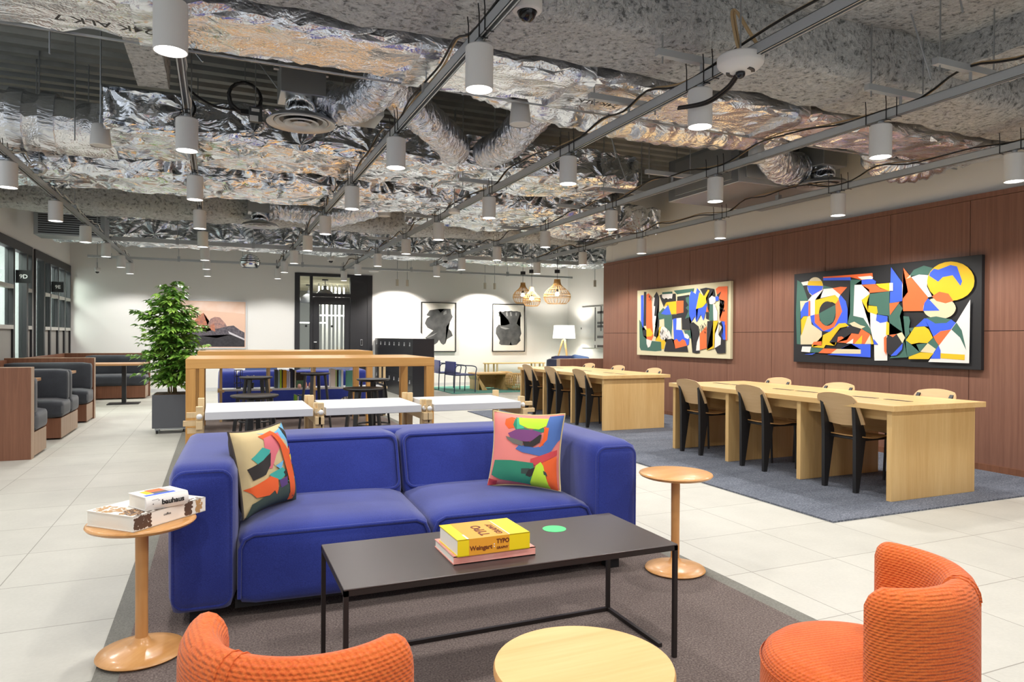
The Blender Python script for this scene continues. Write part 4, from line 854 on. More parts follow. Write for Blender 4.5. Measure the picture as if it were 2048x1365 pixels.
def dome_cam(label, loc, s):
    t = thing('dome_camera', label, 'security camera', loc, group='white dome security cameras')
    g = G(); g.lathe([(.05 * s, .0), (.07 * s, .004), (.075 * s, .012), (.075 * s, .075), (.07 * s, .082), (.001, .083)], 36, cap=False); g.obj('housing', M_lampbody, t)
    g = G(); g.lathe([(.001, -.046 * s), (.02 * s, -.043 * s), (.036 * s, -.030 * s), (.046 * s, -.01), (.048 * s, .004)], 28, cap=False); g.obj('dome', plain('smoked_dome', '#15171b', .05) if 'smoked_dome' not in bpy.data.materials else bpy.data.materials['smoked_dome'], t)
    g = G(); g.cyl((0, 0, .08), (0, 0, .2), .012, n=8); g.cyl((0, 0, .2), (0, 0, ZD - loc[2] + .07), .006, n=5); g.obj('bracket', M_galv, t)
dome_cam('white dome camera with a smoked lens at the top centre of the picture', (1.40, 3.10, 2.885), 1.0)
dome_cam('small far dome camera over the black door', (2.1, 14.2, 2.80), .95)
dome_cam('small far dome camera between the art prints and the rattan lamps', (4.2, 13.2, 2.80), .95)
dome_cam('small dome camera low at the left back corner', (-2.35, 16.9, 2.62), .8)
def detector(label, loc, r, h):
    t = thing('ceiling_detector', label, 'ceiling device', loc, group='round white ceiling devices')
    g = G(); g.lathe([(.001, 0), (r * .9, 0), (r, .008), (r, h), (.001, h + .002)], 30, cap=False); g.obj('housing', M_lampbody, t)
    g = G(); g.cyl((0, 0, h), (0, 0, ZD - loc[2] + .07), .006, n=6); g.obj('hanging_rod', M_galv, t)
detector('round white device hanging beside the rail with the round ceiling unit', (2.62, 7.9, 2.77), .07, .05)
detector('flat white disc device over the black door', (2.75, 13.0, 2.80), .11, .035)
detector('flat white disc device by the lockers under the cross rail', (3.2, 15.3, 2.72), .11, .03)

t = thing('cable_coil', 'coil of thick black cable hanging from the steel deck', 'cable coil', (.215, 6.45, 3.36))
g = G(); rnd = random.Random(3); pts = []
for k in range(140):
    a = 2 * PI * k / 28; r = .125 + rnd.uniform(-.006, .006) + .003 * (k // 28)
    pts.append((r * math.cos(a), -.02 + .012 * (k / 28), r * math.sin(a)))
g.tube(pts, .011, 7); g.obj('cable', M_cable, t)
g = G(); g.tube(spline([(-.06, 0, -.12), (-.25, .02, -.10), (-.42, .05, 0), (-.5, .05, .12), (-.48, .05, .02), (-.40, .03, -.12), (-.42, .0, -.22), (-.5, 0, -.32)], 6), .010, 7); g.obj('cable_tail', M_cable, t)
g = G(); g.box(-.035, .045, -.03, .03, -.15, -.11); g.obj('cable_tie', M_black, t)
g = G(); g.cyl((0, 0, .12), (0, 0, ZD - 3.36), .004, n=5); g.obj('hanging_rod', M_galv, t)
t = thing('junction_box', 'small grey junction box with a white label under the black cable coil', 'junction box', (.30, 6.40, 3.14))
g = G(); g.box(-.055, .055, -.03, .03, 0, .13, .004); g.obj('casing', M_darksteel, t)
g = G(); g.box(-.035, .03, -.033, -.029, .085, .11); g.box(-.05, .02, -.033, -.029, .0, .05); g.obj('label_sticker', M_lampbody, t, smooth=False)
g = G(); g.cyl((0, 0, .12), (0, 0, ZD - 3.14), .004, n=5); g.obj('hanging_rod', M_galv, t)
for k, (loc, lab) in enumerate((((4.35, 2.62, 2.90), 'coil of thin white cable tied on the rail second from the mahogany wall'), ((-1.62, 8.0, 2.90), 'coil of thin white cable tied on the rail by the glazed offices'))):
    g = G(); rnd = random.Random(11 + k); pts = []
    for q in range(90):
        a = 2 * PI * q / 22; r = .075 + rnd.uniform(-.008, .008)
        pts.append((r * math.cos(a), .03 * math.sin(q * .21), r * math.sin(a) * .8 - .0))
    g.tube(pts, .0045, 5); o = g.obj('white_cable_coil', M_cablew); o.location = loc
    tag(o, lab, 'cable coil', 'white cable coils')
# threaded rods and braces between deck and ducts
for k, (x, y, z, dx, dy) in enumerate(((-1.9, 4.9, 3.02, 0, 0), (-1.35, 5.5, 3.1, 0, 0), (-.95, 5.0, 3.0, 0, 0), (-2.1, 4.75, 3.0, .55, 0), (.2, 4.9, 3.1, .5, .2), (-.1, 5.3, 3.2, -.6, .5), (.7, 6.2, 3.1, -.7, .2), (2.9, 5.3, 2.95, .35, 0), (3.4, 5.5, 2.95, -.3, 0), (3.9, 6.1, 2.9, -.35, .2), (4.2, 3.0, 2.95, -.4, .1), (5.0, 2.7, 2.95, -.3, 0), (3.6, 2.4, 3.0, -.2, .1))):
    g = G(); g.cyl((0, 0, 0), (dx, dy, 4.075 - z), .0055, n=6); o = g.obj('threaded_rod', M_galv); o.location = (x, y, z)
    tag(o, '%s %s steel rod hanging from the deck%s' % (ORD[k % 10], 'slanting' if dx else 'upright', ' on the left half of the ceiling' if k < 7 else ' on the right half of the ceiling'), 'rod', 'thin steel rods under the deck')
# silver beehive pendant near the back wall
t = thing('ribbed_pendant', 'ribbed silver dome pendant hanging before the back wall', 'pendant lamp', (.63, 15.6, 2.80))
g = G(); R = .215
for k in range(7):
    a0 = math.radians(8 + k * 13); a1 = math.radians(8 + (k + 1) * 13)
    g.lathe([(R * math.cos(a0), .2 * math.sin(a0)), (R * math.cos(a0) + .004, .2 * math.sin(a0) + .012), (R * math.cos(a1) + .002, .2 * math.sin(a1) - .004), (R * math.cos(a1) - .008, .2 * math.sin(a1))], 36, cap=False)
g.lathe([(R * .75, -.075), (R * .95, -.02), (R * .99, .03)], 36, cap=False)
g.obj('ribbed_shade', plain('polished_steel', '#c9ccd0', .14, metal=1.0), t)
g = G(); g.cyl((0, 0, .18), (0, 0, ZD - 2.8), .006, n=6); g.obj('hanging_rod', M_galv, t)
# small track spots near the back wall
for k, (x, y) in enumerate(((4.05, 16.6), (4.3, 16.6), (6.35, 16.6), (6.62, 16.6), (8.45, 14.6), (8.5, 14.0))):
    t = thing('track_spot', ('first', 'second', 'third', 'fourth', 'fifth', 'sixth')[k] + ' small beige track spotlight from the left, near the back wall', 'spotlight', (x, y, 2.52), group='small beige track spotlights')
    g = G(); g.cyl((0, 0, 0), (0, 0, .16), .033, n=16); g.obj('housing', plain('beige_spot', '#c9bfae', .5) if 'beige_spot' not in bpy.data.materials else bpy.data.materials['beige_spot'], t)
    g = G(); g.cyl((0, 0, .16), (0, 0, ZD - 2.52 + .07), .007, n=6); g.obj('stem', M_galv, t)
    l = bpy.data.lights.new('track_beam', 'SPOT'); l.energy = LAMP_W * 2.2; l.spot_size = math.radians(120); l.spot_blend = .5; l.shadow_soft_size = .04; l.color = (1, .93, .84)
    so = bpy.data.objects.new('track_beam', l); C.objects.link(so); so.location = (x, y, 2.51); so.rotation_euler = (.45, 0, 0) if y > 16 else (.1, .5, 0)
# ------------------------------------------------------------------ sofas
def cushion_box(g, x0, x1, y0, y1, z0, z1, r, puff=(0, 0, 0), n=10, shear=0.0):
    """soft upholstered block: rounded box with bulged faces; shear leans top along y"""
    t = bmesh.new(); bmesh.ops.create_cube(t, size=2)
    bmesh.ops.subdivide_edges(t, edges=list(t.edges), cuts=n, use_grid_fill=True)
    hx, hy, hz = (x1 - x0) / 2, (y1 - y0) / 2, (z1 - z0) / 2
    for v in t.verts:
        p = Vector((v.co.x * hx, v.co.y * hy, v.co.z * hz))
        q = Vector([max(-h + r, min(h - r, c)) for c, h in zip(p, (hx, hy, hz))])
        d = p - q
        if d.length > 1e-6: p = q + d.normalized() * min(r, max(abs(d.x), abs(d.y), abs(d.z)))
        u, w, k = p.x / hx, p.y / hy, p.z / hz
        if abs(v.co.x) > .999: p.x += math.copysign(puff[0], v.co.x) * (1 - w * w) * (1 - k * k)
        if abs(v.co.y) > .999: p.y += math.copysign(puff[1], v.co.y) * (1 - u * u) * (1 - k * k)
        if abs(v.co.z) > .999: p.z += math.copysign(puff[2], v.co.z) * (1 - u ** 4) * (1 - w ** 4)
        p.y += shear * (k * .5 + .5)
        v.co = p + Vector(((x0 + x1) / 2, (y0 + y1) / 2, (z0 + z1) / 2))
    return g.merge(t)
def rect_loop(x0, x1, z0, z1, y, r, k=5):
    out = []
    for cx, cz, a in ((x1 - r, z1 - r, 0), (x0 + r, z1 - r, 90), (x0 + r, z0 + r, 180), (x1 - r, z0 + r, 270)):
        for i in range(k + 1):
            t = math.radians(a + 90 * i / k); out.append((cx + r * math.cos(t), y, cz + r * math.sin(t)))
    return out
def make_sofa(label, loc, rz):
    t = thing('sofa', label, 'sofa', loc, rz, group='blue velvet sofas')
    W, D = 2.32, 1.19; h = W / 2
    for sx in (-1, 1):
        x0, x1 = (-h, -h + .275) if sx < 0 else (h - .275, h)
        g = G(); cushion_box(g, x0, x1, -D / 2, D / 2, .055, .70, .055, (.012, .010, .008))
        a = g.obj('armrest', M_blue, t, ang=60)
        g = G(); g.tube(rect_loop(x0 + .022, x1 - .022, .085, .675, -D / 2 + .012, .05), .0085, 8, closed=True)
        g.obj('piping', M_blue, a)
    for sx in (-1, 1):
        x0, x1 = (-h + .277, -.002) if sx < 0 else (.002, h - .277)
        g = G(); cushion_box(g, x0, x1, -D / 2 + .012, D / 2 - .33, .06, .385, .05, (0, .012, .03))
        s = g.obj('seat_cushion', M_blue, t, ang=60)
        g = G(); g.tube([(x0 + .01, -D / 2 + .02, .10), (x0 + .012, -D / 2 + .016, .32), (x0 + .03, -D / 2 + .018, .36), (x0 + .07, -D / 2 + .02, .378), (x1 - .07, -D / 2 + .02, .378), (x1 - .03, -D / 2 + .018, .36), (x1 - .012, -D / 2 + .016, .32), (x1 - .01, -D / 2 + .02, .10)], .009, 8)
        g.obj('piping', M_blue, s)
        g = G(); cushion_box(g, x0, x1, D / 2 - .56, D / 2 - .23, .34, .70, .055, (0, .02, .006), 10, .16)
        b = g.obj('back_cushion', M_blue, t, ang=60)
        lp = [(x, y + .16 * ((z - .34) / .36), z) for x, y, z in rect_loop(x0 + .02, x1 - .02, .40, .682, D / 2 - .562, .045)]
        g = G(); g.tube(lp, .0085, 8, closed=True)
        g.obj('piping', M_blue, b)
    g = G(); cushion_box(g, -h + .27, h - .27, D / 2 - .25, D / 2, .055, .695, .055, (0, .006, .004)); g.obj('back_frame', M_blue, t, ang=60)
    g = G(); g.box(-h + .27, h - .27, -D / 2 + .05, D / 2 - .2, .05, .09); g.obj('base', M_dark, t)
    for x in (-h + .12, h - .12):
        for y in (-D / 2 + .10, D / 2 - .10):
            g = G(); g.box(x - .035, x + .035, y - .035, y + .035, 0, .065); g.obj('foot', M_dark, t)
    return t
sofa = make_sofa('large blue velvet sofa with two patterned cushions in the foreground', (.985, 3.81, .012), math.radians(-2.0))
s2 = copy_tree(sofa); s2.location = (1.18, 12.25, .012); s2.rotation_euler = (0, 0, PI)
s2['label'] = 'blue sofa seen from behind, beyond the bookshelf under the bar tables'

# scatter cushions with appliqué patterns
def pillow(label, M, half, thick, base, back, shapes, name='cushion', edge=None):
    t = thing(name, label, 'cushion', (0, 0, 0)); t.matrix_world = M
    n = 20
    def P(u, v, side, off=0):
        e = (1 - u ** 4) * (1 - v ** 4)
        pin = 1 - .085 * (1 - abs(u) ** 2) * abs(v) ** 3 - .0
        pin2 = 1 - .085 * (1 - abs(v) ** 2) * abs(u) ** 3
        w = thick * (max(e, 0) ** .55)
        w += .004 * math.sin(u * 9 + v * 4) * e
        return Vector((u * half * pin2, side * (w * .5 + .002 + off), v * half * pin))
    for side, mat, nm in ((-1, base, 'front_fabric'), (1, back, 'back_fabric')):
        g = G(); gr = [[P(-1 + 2 * i / n, -1 + 2 * j / n, side) for i in range(n + 1)] for j in range(n + 1)]
        g.rings(gr, cap=False, wrap=False); o = g.obj(nm, mat, t, ang=80)
        if side < 0: front = o
    g = G(); ed = [P(u, -1, -1) for u in [-1 + 2 * i / n for i in range(n)]] + [P(1, v, -1) for v in [-1 + 2 * i / n for i in range(n)]] + [P(-u, 1, -1) for u in [-1 + 2 * i / n for i in range(n)]] + [P(-1, -v, -1) for v in [-1 + 2 * i / n for i in range(n)]]
    for e in ed: e.y = 0
    g.tube(ed, .006, 6, closed=True); g.obj('piping', edge or back, t)
    g = G()
    for k, (mat, poly) in enumerate(shapes):
        b = bmesh.new(); vs = [b.verts.new((x * 2 - 1, 0, 1 - y * 2)) for x, y in poly]; b.faces.new(vs)
        bmesh.ops.triangulate(b, faces=list(b.faces))
        for _ in range(3):
            L = [e for e in b.edges if (e.verts[0].co - e.verts[1].co).length > .16]
            if not L: break
            bmesh.ops.subdivide_edges(b, edges=L, cuts=1); bmesh.ops.triangulate(b, faces=list(b.faces))
        for v in b.verts: v.co = P(max(-1, min(1, v.co.x)), max(-1, min(1, v.co.z)), -1, .0012 + .0006 * k)
        g.use(mat); g.merge(b)
    g.obj('applique_pattern', None, front, ang=80)
    return t
def fab(n, c): return plain('cushion_' + n, c, .9, bump=(300, .2, .001))
FC = {k: fab(k, v) for k, v in dict(cream='#cdb98a', pink='#d8707a', orange='#e4602b', sky='#6fb3d8', teal='#3fa79c', black='#2f2b29', dgreen='#3b4a42', purple='#5a3f78', yellow='#e6cf45', salmon='#e2837a', lime='#b9e03a', plum='#7a4478', grey='#6d6a62', blue='#4a6aa8', green='#2f8365', red='#c8454a', brown='#4b433d', jade='#45b08a').items()}
S1 = [(FC['cream'], [(0, 0), (.45, 0), (.5, .3), (.3, .6), (0, .55)]), (FC['sky'], [(.35, .05), (.62, .1), (1, 0), (1, .3), (.75, .32), (.6, .15)]), (FC['cream'], [(.6, .1), (.85, .25), (.8, .45), (.5, .5), (.45, .4)]),
      (FC['orange'], [(.33, .1), (.62, .05), (.7, .14), (.45, .2)]), (FC['pink'], [(.4, .14), (.72, .1), (.74, .25), (.55, .38), (.45, .52), (.32, .5), (.4, .3)]),
      (FC['teal'], [(.12, .35), (.34, .25), (.46, .3), (.4, .4), (.2, .43)]), (FC['black'], [(.05, .46), (.3, .4), (.46, .33), (.42, .48), (.3, .57), (.1, .6)]),
      (FC['black'], [(.83, .02), (.95, .16), (.92, .24), (.82, .12)]), (FC['orange'], [(.76, .36), (.98, .3), (.96, .36), (.8, .42)]), (FC['yellow'], [(.72, .48), (.95, .38), (.9, .5), (.75, .56)]), (FC['purple'], [(.85, .5), (1, .38), (1, .6), (.9, .66)]),
      (FC['sky'], [(.5, .5), (.68, .46), (.58, .56)]), (FC['teal'], [(.35, .58), (.62, .54), (.7, .62), (.55, .68), (.45, .66)]), (FC['teal'], [(.68, .72), (1, .6), (1, .7), (.8, .8)]),
      (FC['dgreen'], [(.05, .86), (.3, .8), (.5, .76), (.8, .74), (1, .7), (1, 1), (0, 1)]), (FC['black'], [(.62, .6), (.78, .52), (.98, .56), (.92, .68), (.75, .72), (.66, .66)]), (FC['purple'], [(.52, .68), (.68, .66), (.66, .76), (.54, .78)]),
      (FC['orange'], [(.0, .68), (.36, .6), (.5, .66), (.48, .78), (.44, .84), (.4, .78), (.3, .82), (.24, .8), (.1, .8)]), (FC['orange'], [(.56, .1), (.63, .09), (.8, .35), (.86, .65), (.84, .98), (.73, .98), (.77, .65), (.7, .36)])]
S2 = [(FC['orange'], [(.22, .1), (.3, .06), (.38, .08), (.36, .22), (.28, .24), (.22, .18)]), (FC['green'], [(.36, .06), (.4, .06), (.45, .2), (.6, .24), (.76, .2), (.8, .26), (.55, .3), (.4, .27), (.34, .18)]), (FC['jade'], [(.38, .06), (.44, .05), (.5, .22), (.4, .24)]),
      (FC['lime'], [(.4, .06), (.82, .07), (.8, .18), (.7, .23), (.55, .22), (.43, .17)]), (FC['blue'], [(.82, .03), (1, .02), (1, .34), (.9, .5), (.78, .58), (.5, .54), (.4, .5), (.45, .44), (.66, .47), (.78, .44), (.85, .25)]), (FC['orange'], [(.78, .2), (.84, .2), (.83, .36), (.74, .46), (.72, .46), (.77, .34)]),
      (FC['plum'], [(.28, .3), (.4, .24), (.62, .24), (.74, .27), (.72, .36), (.55, .4), (.34, .38)]), (FC['grey'], [(.25, .34), (.3, .35), (.5, .4), (.5, .46), (.36, .43), (.28, .38)]), (FC['black'], [(.5, .4), (.6, .4), (.72, .3), (.75, .3), (.73, .4), (.64, .46), (.52, .46)]),
      (FC['red'], [(.62, .62), (.98, .48), (.98, .55), (.7, .7), (.62, .68)]), (FC['green'], [(.1, .66), (.35, .65), (.66, .67), (.68, .78), (.62, .98), (.2, .92), (.06, .86)]), (FC['dgreen'], [(.5, .75), (.62, .74), (.6, .82), (.5, .82)]), (FC['black'], [(.6, .76), (.7, .72), (.7, .8), (.62, .86), (.56, .84)]),
      (FC['orange'], [(.7, .7), (.98, .56), (.98, 1), (.86, 1), (.84, .8), (.78, .66)]), (FC['lime'], [(.7, .7), (.76, .65), (.8, .7), (.82, .84), (.88, 1), (.6, 1), (.64, .88)]), (FC['dgreen'], [(.8, .76), (.84, .78), (.86, .83), (.81, .81)]), (FC['red'], [(0, .9), (.16, .94), (.12, 1), (0, 1)])]
def pillow_M(bl, br, up_tilt, half, lift=.0):
    bl, br = Vector(bl), Vector(br); x = (br - bl).normalized()
    hz = Vector((0, 0, 1)); nrm = x.cross(hz)       # faces -y side after sign below
    up = (hz * math.cos(up_tilt) + (-nrm) * math.sin(up_tilt)).normalized()
    y = up.cross(x).normalized()
    c = (bl + br) / 2 + up * half * 1.0
    M = Matrix.Identity(4)
    for i in range(3): M[i][0], M[i][1], M[i][2], M[i][3] = x[i], y[i], up[i], c[i]
    return M
pillow('cream and multicolour collage cushion in the left corner of the blue sofa', pillow_M((.125, 3.43, .425), (.36, 3.72, .425), math.radians(12), .205), .205, .13, FC['cream'], FC['brown'], S1)
pillow('salmon cushion with lime and plum shapes in the right corner of the sofa', pillow_M((1.44, 3.68, .425), (1.75, 3.40, .425), math.radians(12), .215), .215, .13, FC['salmon'], FC['cream'], S2)

# ------------------------------------------------------------------ coffee table
t = thing('coffee_table', 'low dark metal coffee table in front of the blue sofa', 'coffee table', (1.02, 2.49, .016))
X0, X1, Y0, Y1, Z = -.645, .655, -.260, .260, .450
g = G(); g.box(X0, X1, Y0, Y1, Z - .006, Z, .0015); g.obj('table_top', M_ctable, t)
g = G()
for y in (Y0 + .008, Y1 - .008): g.box(X0, X1, y - .008, y + .008, Z - .024, Z - .006)
for x in (X0 + .008, X1 - .008): g.box(x - .008, x + .008, Y0, Y1, Z - .024, Z - .006)
g.obj('apron', M_ctleg, t, smooth=False)
for x in (X0 + .008, X1 - .008):
    for y in (Y0 + .008, Y1 - .008):
        g = G(); g.box(x - .008, x + .008, y - .008, y + .008, 0, Z - .024); g.obj('leg', M_ctleg, t, smooth=False)
g = G(); g.box(X0, X1, Y1 - .016, Y1, .0, .016); g.box(X1 - .016, X1, Y0 + .1, Y1, 0, .016); g.box(X0, X0 + .016, Y0 + .1, Y1, 0, .016); g.obj('floor_stretcher', M_ctleg, t, smooth=False)
g = G(); g.lathe([(.05, 0), (.05, .0008), (.0001, .0009)], 40, cap=False); o = g.obj('green_sticker', plain('green_sticker', '#4fd37c', .6)); o.location = (1.318, 2.605, .4662)
tag(o, 'round bright green sticker on the dark coffee table', 'sticker')

def book(name, label, loc, rz, w, d, h, cover, spine_out=True, rounded=0.0, group=None, cat='book'):
    """spine along local -y side, page block inside; w along x, d along y"""
    t = thing(name, label, cat, loc, rz, group)
    g = G(); c = .003
    g.box(0, w, 0, d, 0, c); g.box(0, w, 0, d, h - c, h)
    if rounded:
        pr = [(-rounded * math.sin(PI * i / 6), h * i / 6) for i in range(7)] + [(c, h), (c, 0)]
        g.prism(pr, 'x', 0, w)
    else: g.box(0, w, 0, c, 0, h)
    g.obj('cover', cover, t)
    g = G(); g.box(.003, w - .003, c, d - .004, c, h - c); g.obj('pages', M_paper, t, smooth=False)
    return t
yel = plain('cover_yellow', '#ecd41f', .35); ora = plain('cover_amber', '#e3a033', .35); ink = plain('cover_brown_ink', '#6b2f12', .5); wht = plain('cover_white', '#eeebe6', .45)
pk = book('book', 'salmon pink book lying flat under the yellow book on the coffee table', (.775, 2.32, .4665), 0, .32, .235, .030, plain('cover_pink', '#e8968a', .5, col2='#efb0a2', nscale=12))
b = book('book', 'thick yellow and amber typography book on top of the pink book', (.786, 2.31, .4965), .012, .283, .215, .060, yel)
g = G(); g.box(.043, .20, -.0006, .0, .001, .059); g.box(.043, .20, 0, .215, .06, .0605); g.obj('amber_band', ora, b, smooth=False)
g = G(); g.box(.20, .2035, .002, .19, .0603, .0609); g.box(.036, .043, .002, .06, .0603, .0609); g.obj('white_stripe', wht, b, smooth=False)
text('Weingart', .0225, ink, b, basis((.046, -.0012, .018), (1, 0, 0), (0, 0, 1)), bold=.0006)
text(':', .026, wht, b, basis((.137, -.0012, .022), (1, 0, 0), (0, 0, 1)), bold=.0008)
text('TYPO', .022, ink, b, basis((.149, -.0012, .034), (1, 0, 0), (0, 0, 1)), bold=.0008, sx=.9)
text('GRAPHY', .012, ink, b, basis((.149, -.0012, .013), (1, 0, 0), (0, 0, 1)), bold=.0004)
text('TYPO', .052, ink, b, basis((.135, .022, .0612), (0, 1, 0), (-1, 0, 0)), bold=.0012)
text('GRAPHY', .034, ink, b, basis((.186, .022, .0612), (0, 1, 0), (-1, 0, 0)), bold=.0006)

# ------------------------------------------------------------------ side tables
def side_table(label, loc, rz):
    t = thing('side_table', label, 'side table', loc, rz, group='round oak side tables')
    g = G(); R = .197
    g.lathe([(.001, .505), (R * .86, .507), (R * .97, .516), (R, .524), (R * .985, .530), (R * .96, .532), (.001, .532)], 56, cap=False); g.obj('table_top', M_side, t, ang=50)
    g = G(); g.lathe([(.0235, .055), (.0225, .2), (.024, .51)], 24); g.obj('column', M_sidez, t)
    g = G(); B = .162
    g.lathe([(.001, 0), (B * .93, 0), (B, .010), (B * .97, .018), (B * .7, .027), (.06, .036), (.036, .046), (.0245, .07), (.001, .07)], 48, cap=False); g.obj('base', M_side, t, ang=50)
    return t
sl = side_table('round oak side table holding two books, left of the blue sofa', (-.272, 3.07, .016), .9)
again(sl, 'empty round oak side table right of the blue sofa', (2.295, 3.08, .016), .2)
# books on the left side table
bean1 = plain('bean_tan', '#b99060', .6); bean2 = plain('bean_brown', '#5b4335', .6)
cb = book('book', 'large white coffee book with printed beans lying on the left side table', (-.283, 2.878, .549), math.radians(46), .345, .245, .058, plain('cover_cream', '#efe9df', .4))
def beans(x0, x1, y0, y1, n, mat, nm, face, dens=1.0, sd=1):
    g = G(); r = random.Random(sd)
    for _ in range(n):
        x, y = r.uniform(x0, x1), r.uniform(y0, y1); a = r.uniform(0, PI); l, w = .0075, .005
        pts = []
        for k in range(9):
            q = 2 * PI * k / 9; u = l * math.cos(q); v = w * math.sin(q)
            pu, pv = x + u * math.cos(a) - v * math.sin(a), y + u * math.sin(a) + v * math.cos(a)
            pts.append((pu, pv, .0584 + r.uniform(0, .0004)) if face == 'top' else (pu, -.0004 - r.uniform(0, .0004), pv))
        g.face(pts)
    return g.obj(nm, mat, cb, smooth=False)
beans(.008, .085, .02, .235, 130, bean1, 'printed_beans', 'top', 1, 2)
beans(.008, .10, .008, .10, 90, bean2, 'printed_beans', 'top', 1, 3)
beans(.10, .335, .008, .03, 40, bean2, 'printed_beans', 'top', 1, 6)
beans(.006, .075, .006, .052, 95, bean2, 'printed_beans', 'side', 1, 4)
beans(.24, .275, .006, .052, 50, bean2, 'printed_beans', 'side', 1, 5)
beans(.295, .325, .006, .052, 34, bean1, 'printed_beans', 'side', 1, 7)
text('coffee', .014, M_black, cb, basis((.135, -.0006, .03), (1, 0, 0), (0, 0, 1)))
bb = book('book', 'white art book lettered bauhaus, lying on the coffee book', (-.250, 2.945, .608), math.radians(31), .166, .135, .052, wht, rounded=.010)
text('bauhaus', .0275, M_black, bb, basis((.058, -.0108, .018), (1, 0, 0), (0, 0, 1)), bold=.0009)
g = G(); g.tube([(.02, -.0112, .04), (.045, -.0112, .042)], .0007, 4); g.ball((.047, -.0112, .037), .002, 6); g.ball((.025, -.0112, .025), .002, 6); g.obj('spine_mark', M_black, bb)
for nm, mt, pl in (('cover_red_block', ART['O'], [(.055, .075, .115, .125)]), ('cover_blue_block', ART['B'], [(.012, .018, .13, .04)]), ('cover_yellow_block', ART['Y'], [(.03, .05, .055, .11)]), ('cover_grey_block', ART['D'], [(.055, .04, .115, .075)]), ('cover_pale_block', plain('cover_pale_grey', '#b9b2ae', .5), [(.115, .04, .135, .125)])):
    g = G()
    for x0, y0, x1, y1 in pl: g.box(x0, x1, y0, y1, .052, .0524)
    g.obj(nm, mt, bb, smooth=False)

# ------------------------------------------------------------------ round table at the bottom edge
t = thing('round_table', 'small round oak table at the bottom edge of the picture', 'side table', (.86, 1.53, .016))
R = .230; g = G(); g.lathe([(.001, .405), (R * .93, .405), (R, .414), (R, .426), (R * .985, .434), (.001, .434)], 64, cap=False); g.obj('table_top', M_oaktop, t, ang=50)
g = G(); g.lathe([(.03, .03), (.026, .2), (.03, .41)], 24); g.obj('column', M_oakleg, t)
g = G(); g.lathe([(.001, 0), (.17, 0), (.18, .012), (.17, .02), (.05, .035), (.03, .06), (.001, .06)], 40, cap=False); g.obj('base', M_oaktop, t)

# ------------------------------------------------------------------ orange tub chairs
def tub_chair(label, loc, rz, a0=-100, a1=100):
    """opening towards local +y; back wraps around -y"""
    t = thing('tub_chair', label, 'armchair', loc, rz, group='orange tub chairs')
    R = .258
    g = G(); g.lathe([(.001, .05), (R - .03, .05), (R - .012, .06), (R, .09), (R + .006, .25), (R + .004, .34), (R - .006, .368), (R - .03, .388), (R - .08, .398), (.001, .404)], 56, cap=False); g.obj('seat', M_orange, t, ang=70)
    g = G(); g.lathe([(R + .003, .345), (R + .007, .350), (R + .003, .355)], 56, cap=False); g.obj('piping', M_orange, t)
    ri, ro, zt = .185, .275, .655
    def sect(ang, k):
        rm = (ri + ro) / 2; hw = (ro - ri) / 2 * k; top = zt - (1 - k) * .05; bot = .045
        ca, sa = math.cos(ang), math.sin(ang); out = []
        loop = [(rm + hw, bot), (rm + hw * 1.05, .3), (rm + hw, top - .06)]
        for i in range(1, 8):
            q = PI * i / 8; loop.append((rm + hw * math.cos(q), top - .06 + .06 * math.sin(q)))
        loop += [(rm - hw, top - .06), (rm - hw * 1.02, .42), (rm - hw, bot)]
        return [Vector((r * ca, r * sa, z)) for r, z in loop]
    A0, A1 = math.radians(270 + a0), math.radians(270 + a1); rg = []
    cap = math.radians(11)
    for i in range(8):
        q = i / 7; rg.append(sect(A0 - cap * (1 - math.sin(q * PI / 2) * 1.0), max(.03, math.sqrt(max(0, 1 - (1 - q) ** 2)))))
    for i in range(1, 36): rg.append(sect(A0 + (A1 - A0) * i / 36, 1))
    for i in range(8):
        q = 1 - i / 7; rg.append(sect(A1 + cap * (1 - q), max(.03, math.sqrt(max(0, 1 - (1 - q) ** 2)))))
    g = G(); g.rings(rg); bk = g.obj('backrest', M_orange, t, ang=70)
    g = G()
    for da in (-.05, .05):
        a = math.radians(262) + da * 1.0
        pts = [p * 1.0 for p in sect(a, 1.02)[2:11]]
        g.tube(pts, .0022, 5)
    arc = [Vector(((ro - .004) * math.cos(a), (ro - .004) * math.sin(a), zt - .056)) for a in [A0 + (A1 - A0) * i / 40 for i in range(41)]]
    g.tube(arc, .003, 5); g.obj('seam', M_orange, bk)
    for a in (45, 135, 225, 315):
        g = G(); g.cyl((.17 * math.cos(math.radians(a)), .17 * math.sin(math.radians(a)), 0), (.17 * math.cos(math.radians(a)), .17 * math.sin(math.radians(a)), .055), .022, n=12); g.obj('foot', M_dark, t)
    return t
oc = tub_chair('orange tub chair at the lower right, turned towards the coffee table', (1.645, 1.365, .016), math.radians(36), -74, 74)
tub_chair('orange tub chair seen from behind at the lower left edge', (.20, 1.572, .016), math.radians(-38), -72, 72)
# ------------------------------------------------------------------ paintings on the mahogany wall
def stack(o_name, shapes, parent, fn, eps=.0003):
    g = G()
    for k, (c, poly) in enumerate(shapes):
        b = bmesh.new(); vs = [b.verts.new(fn(u, v, .0004 + eps * k)) for u, v in poly]; b.faces.new(vs)
        bmesh.ops.triangulate(b, faces=list(b.faces))
        g.use(ART[c]); g.merge(b)
    return g.obj(o_name, None, parent, smooth=False)
def wall_painting(name, label, ya, yb, za, zb, face, ground, shapes):
    t = thing(name, label, 'painting', (XR, (ya + yb) / 2, (za + zb) / 2), group='abstract paintings on the mahogany wall')
    hy, hz = (ya - yb) / 2, (zb - za) / 2
    g = G(); g.box(-.05, -.004, -hy, hy, -hz, hz, .002); c = g.obj('canvas', ground, t, smooth=False)
    stack('painted_shapes', shapes, c, lambda u, v, e: (-.05 - e, hy - 2 * hy * u, hz - 2 * hz * v))
    return t
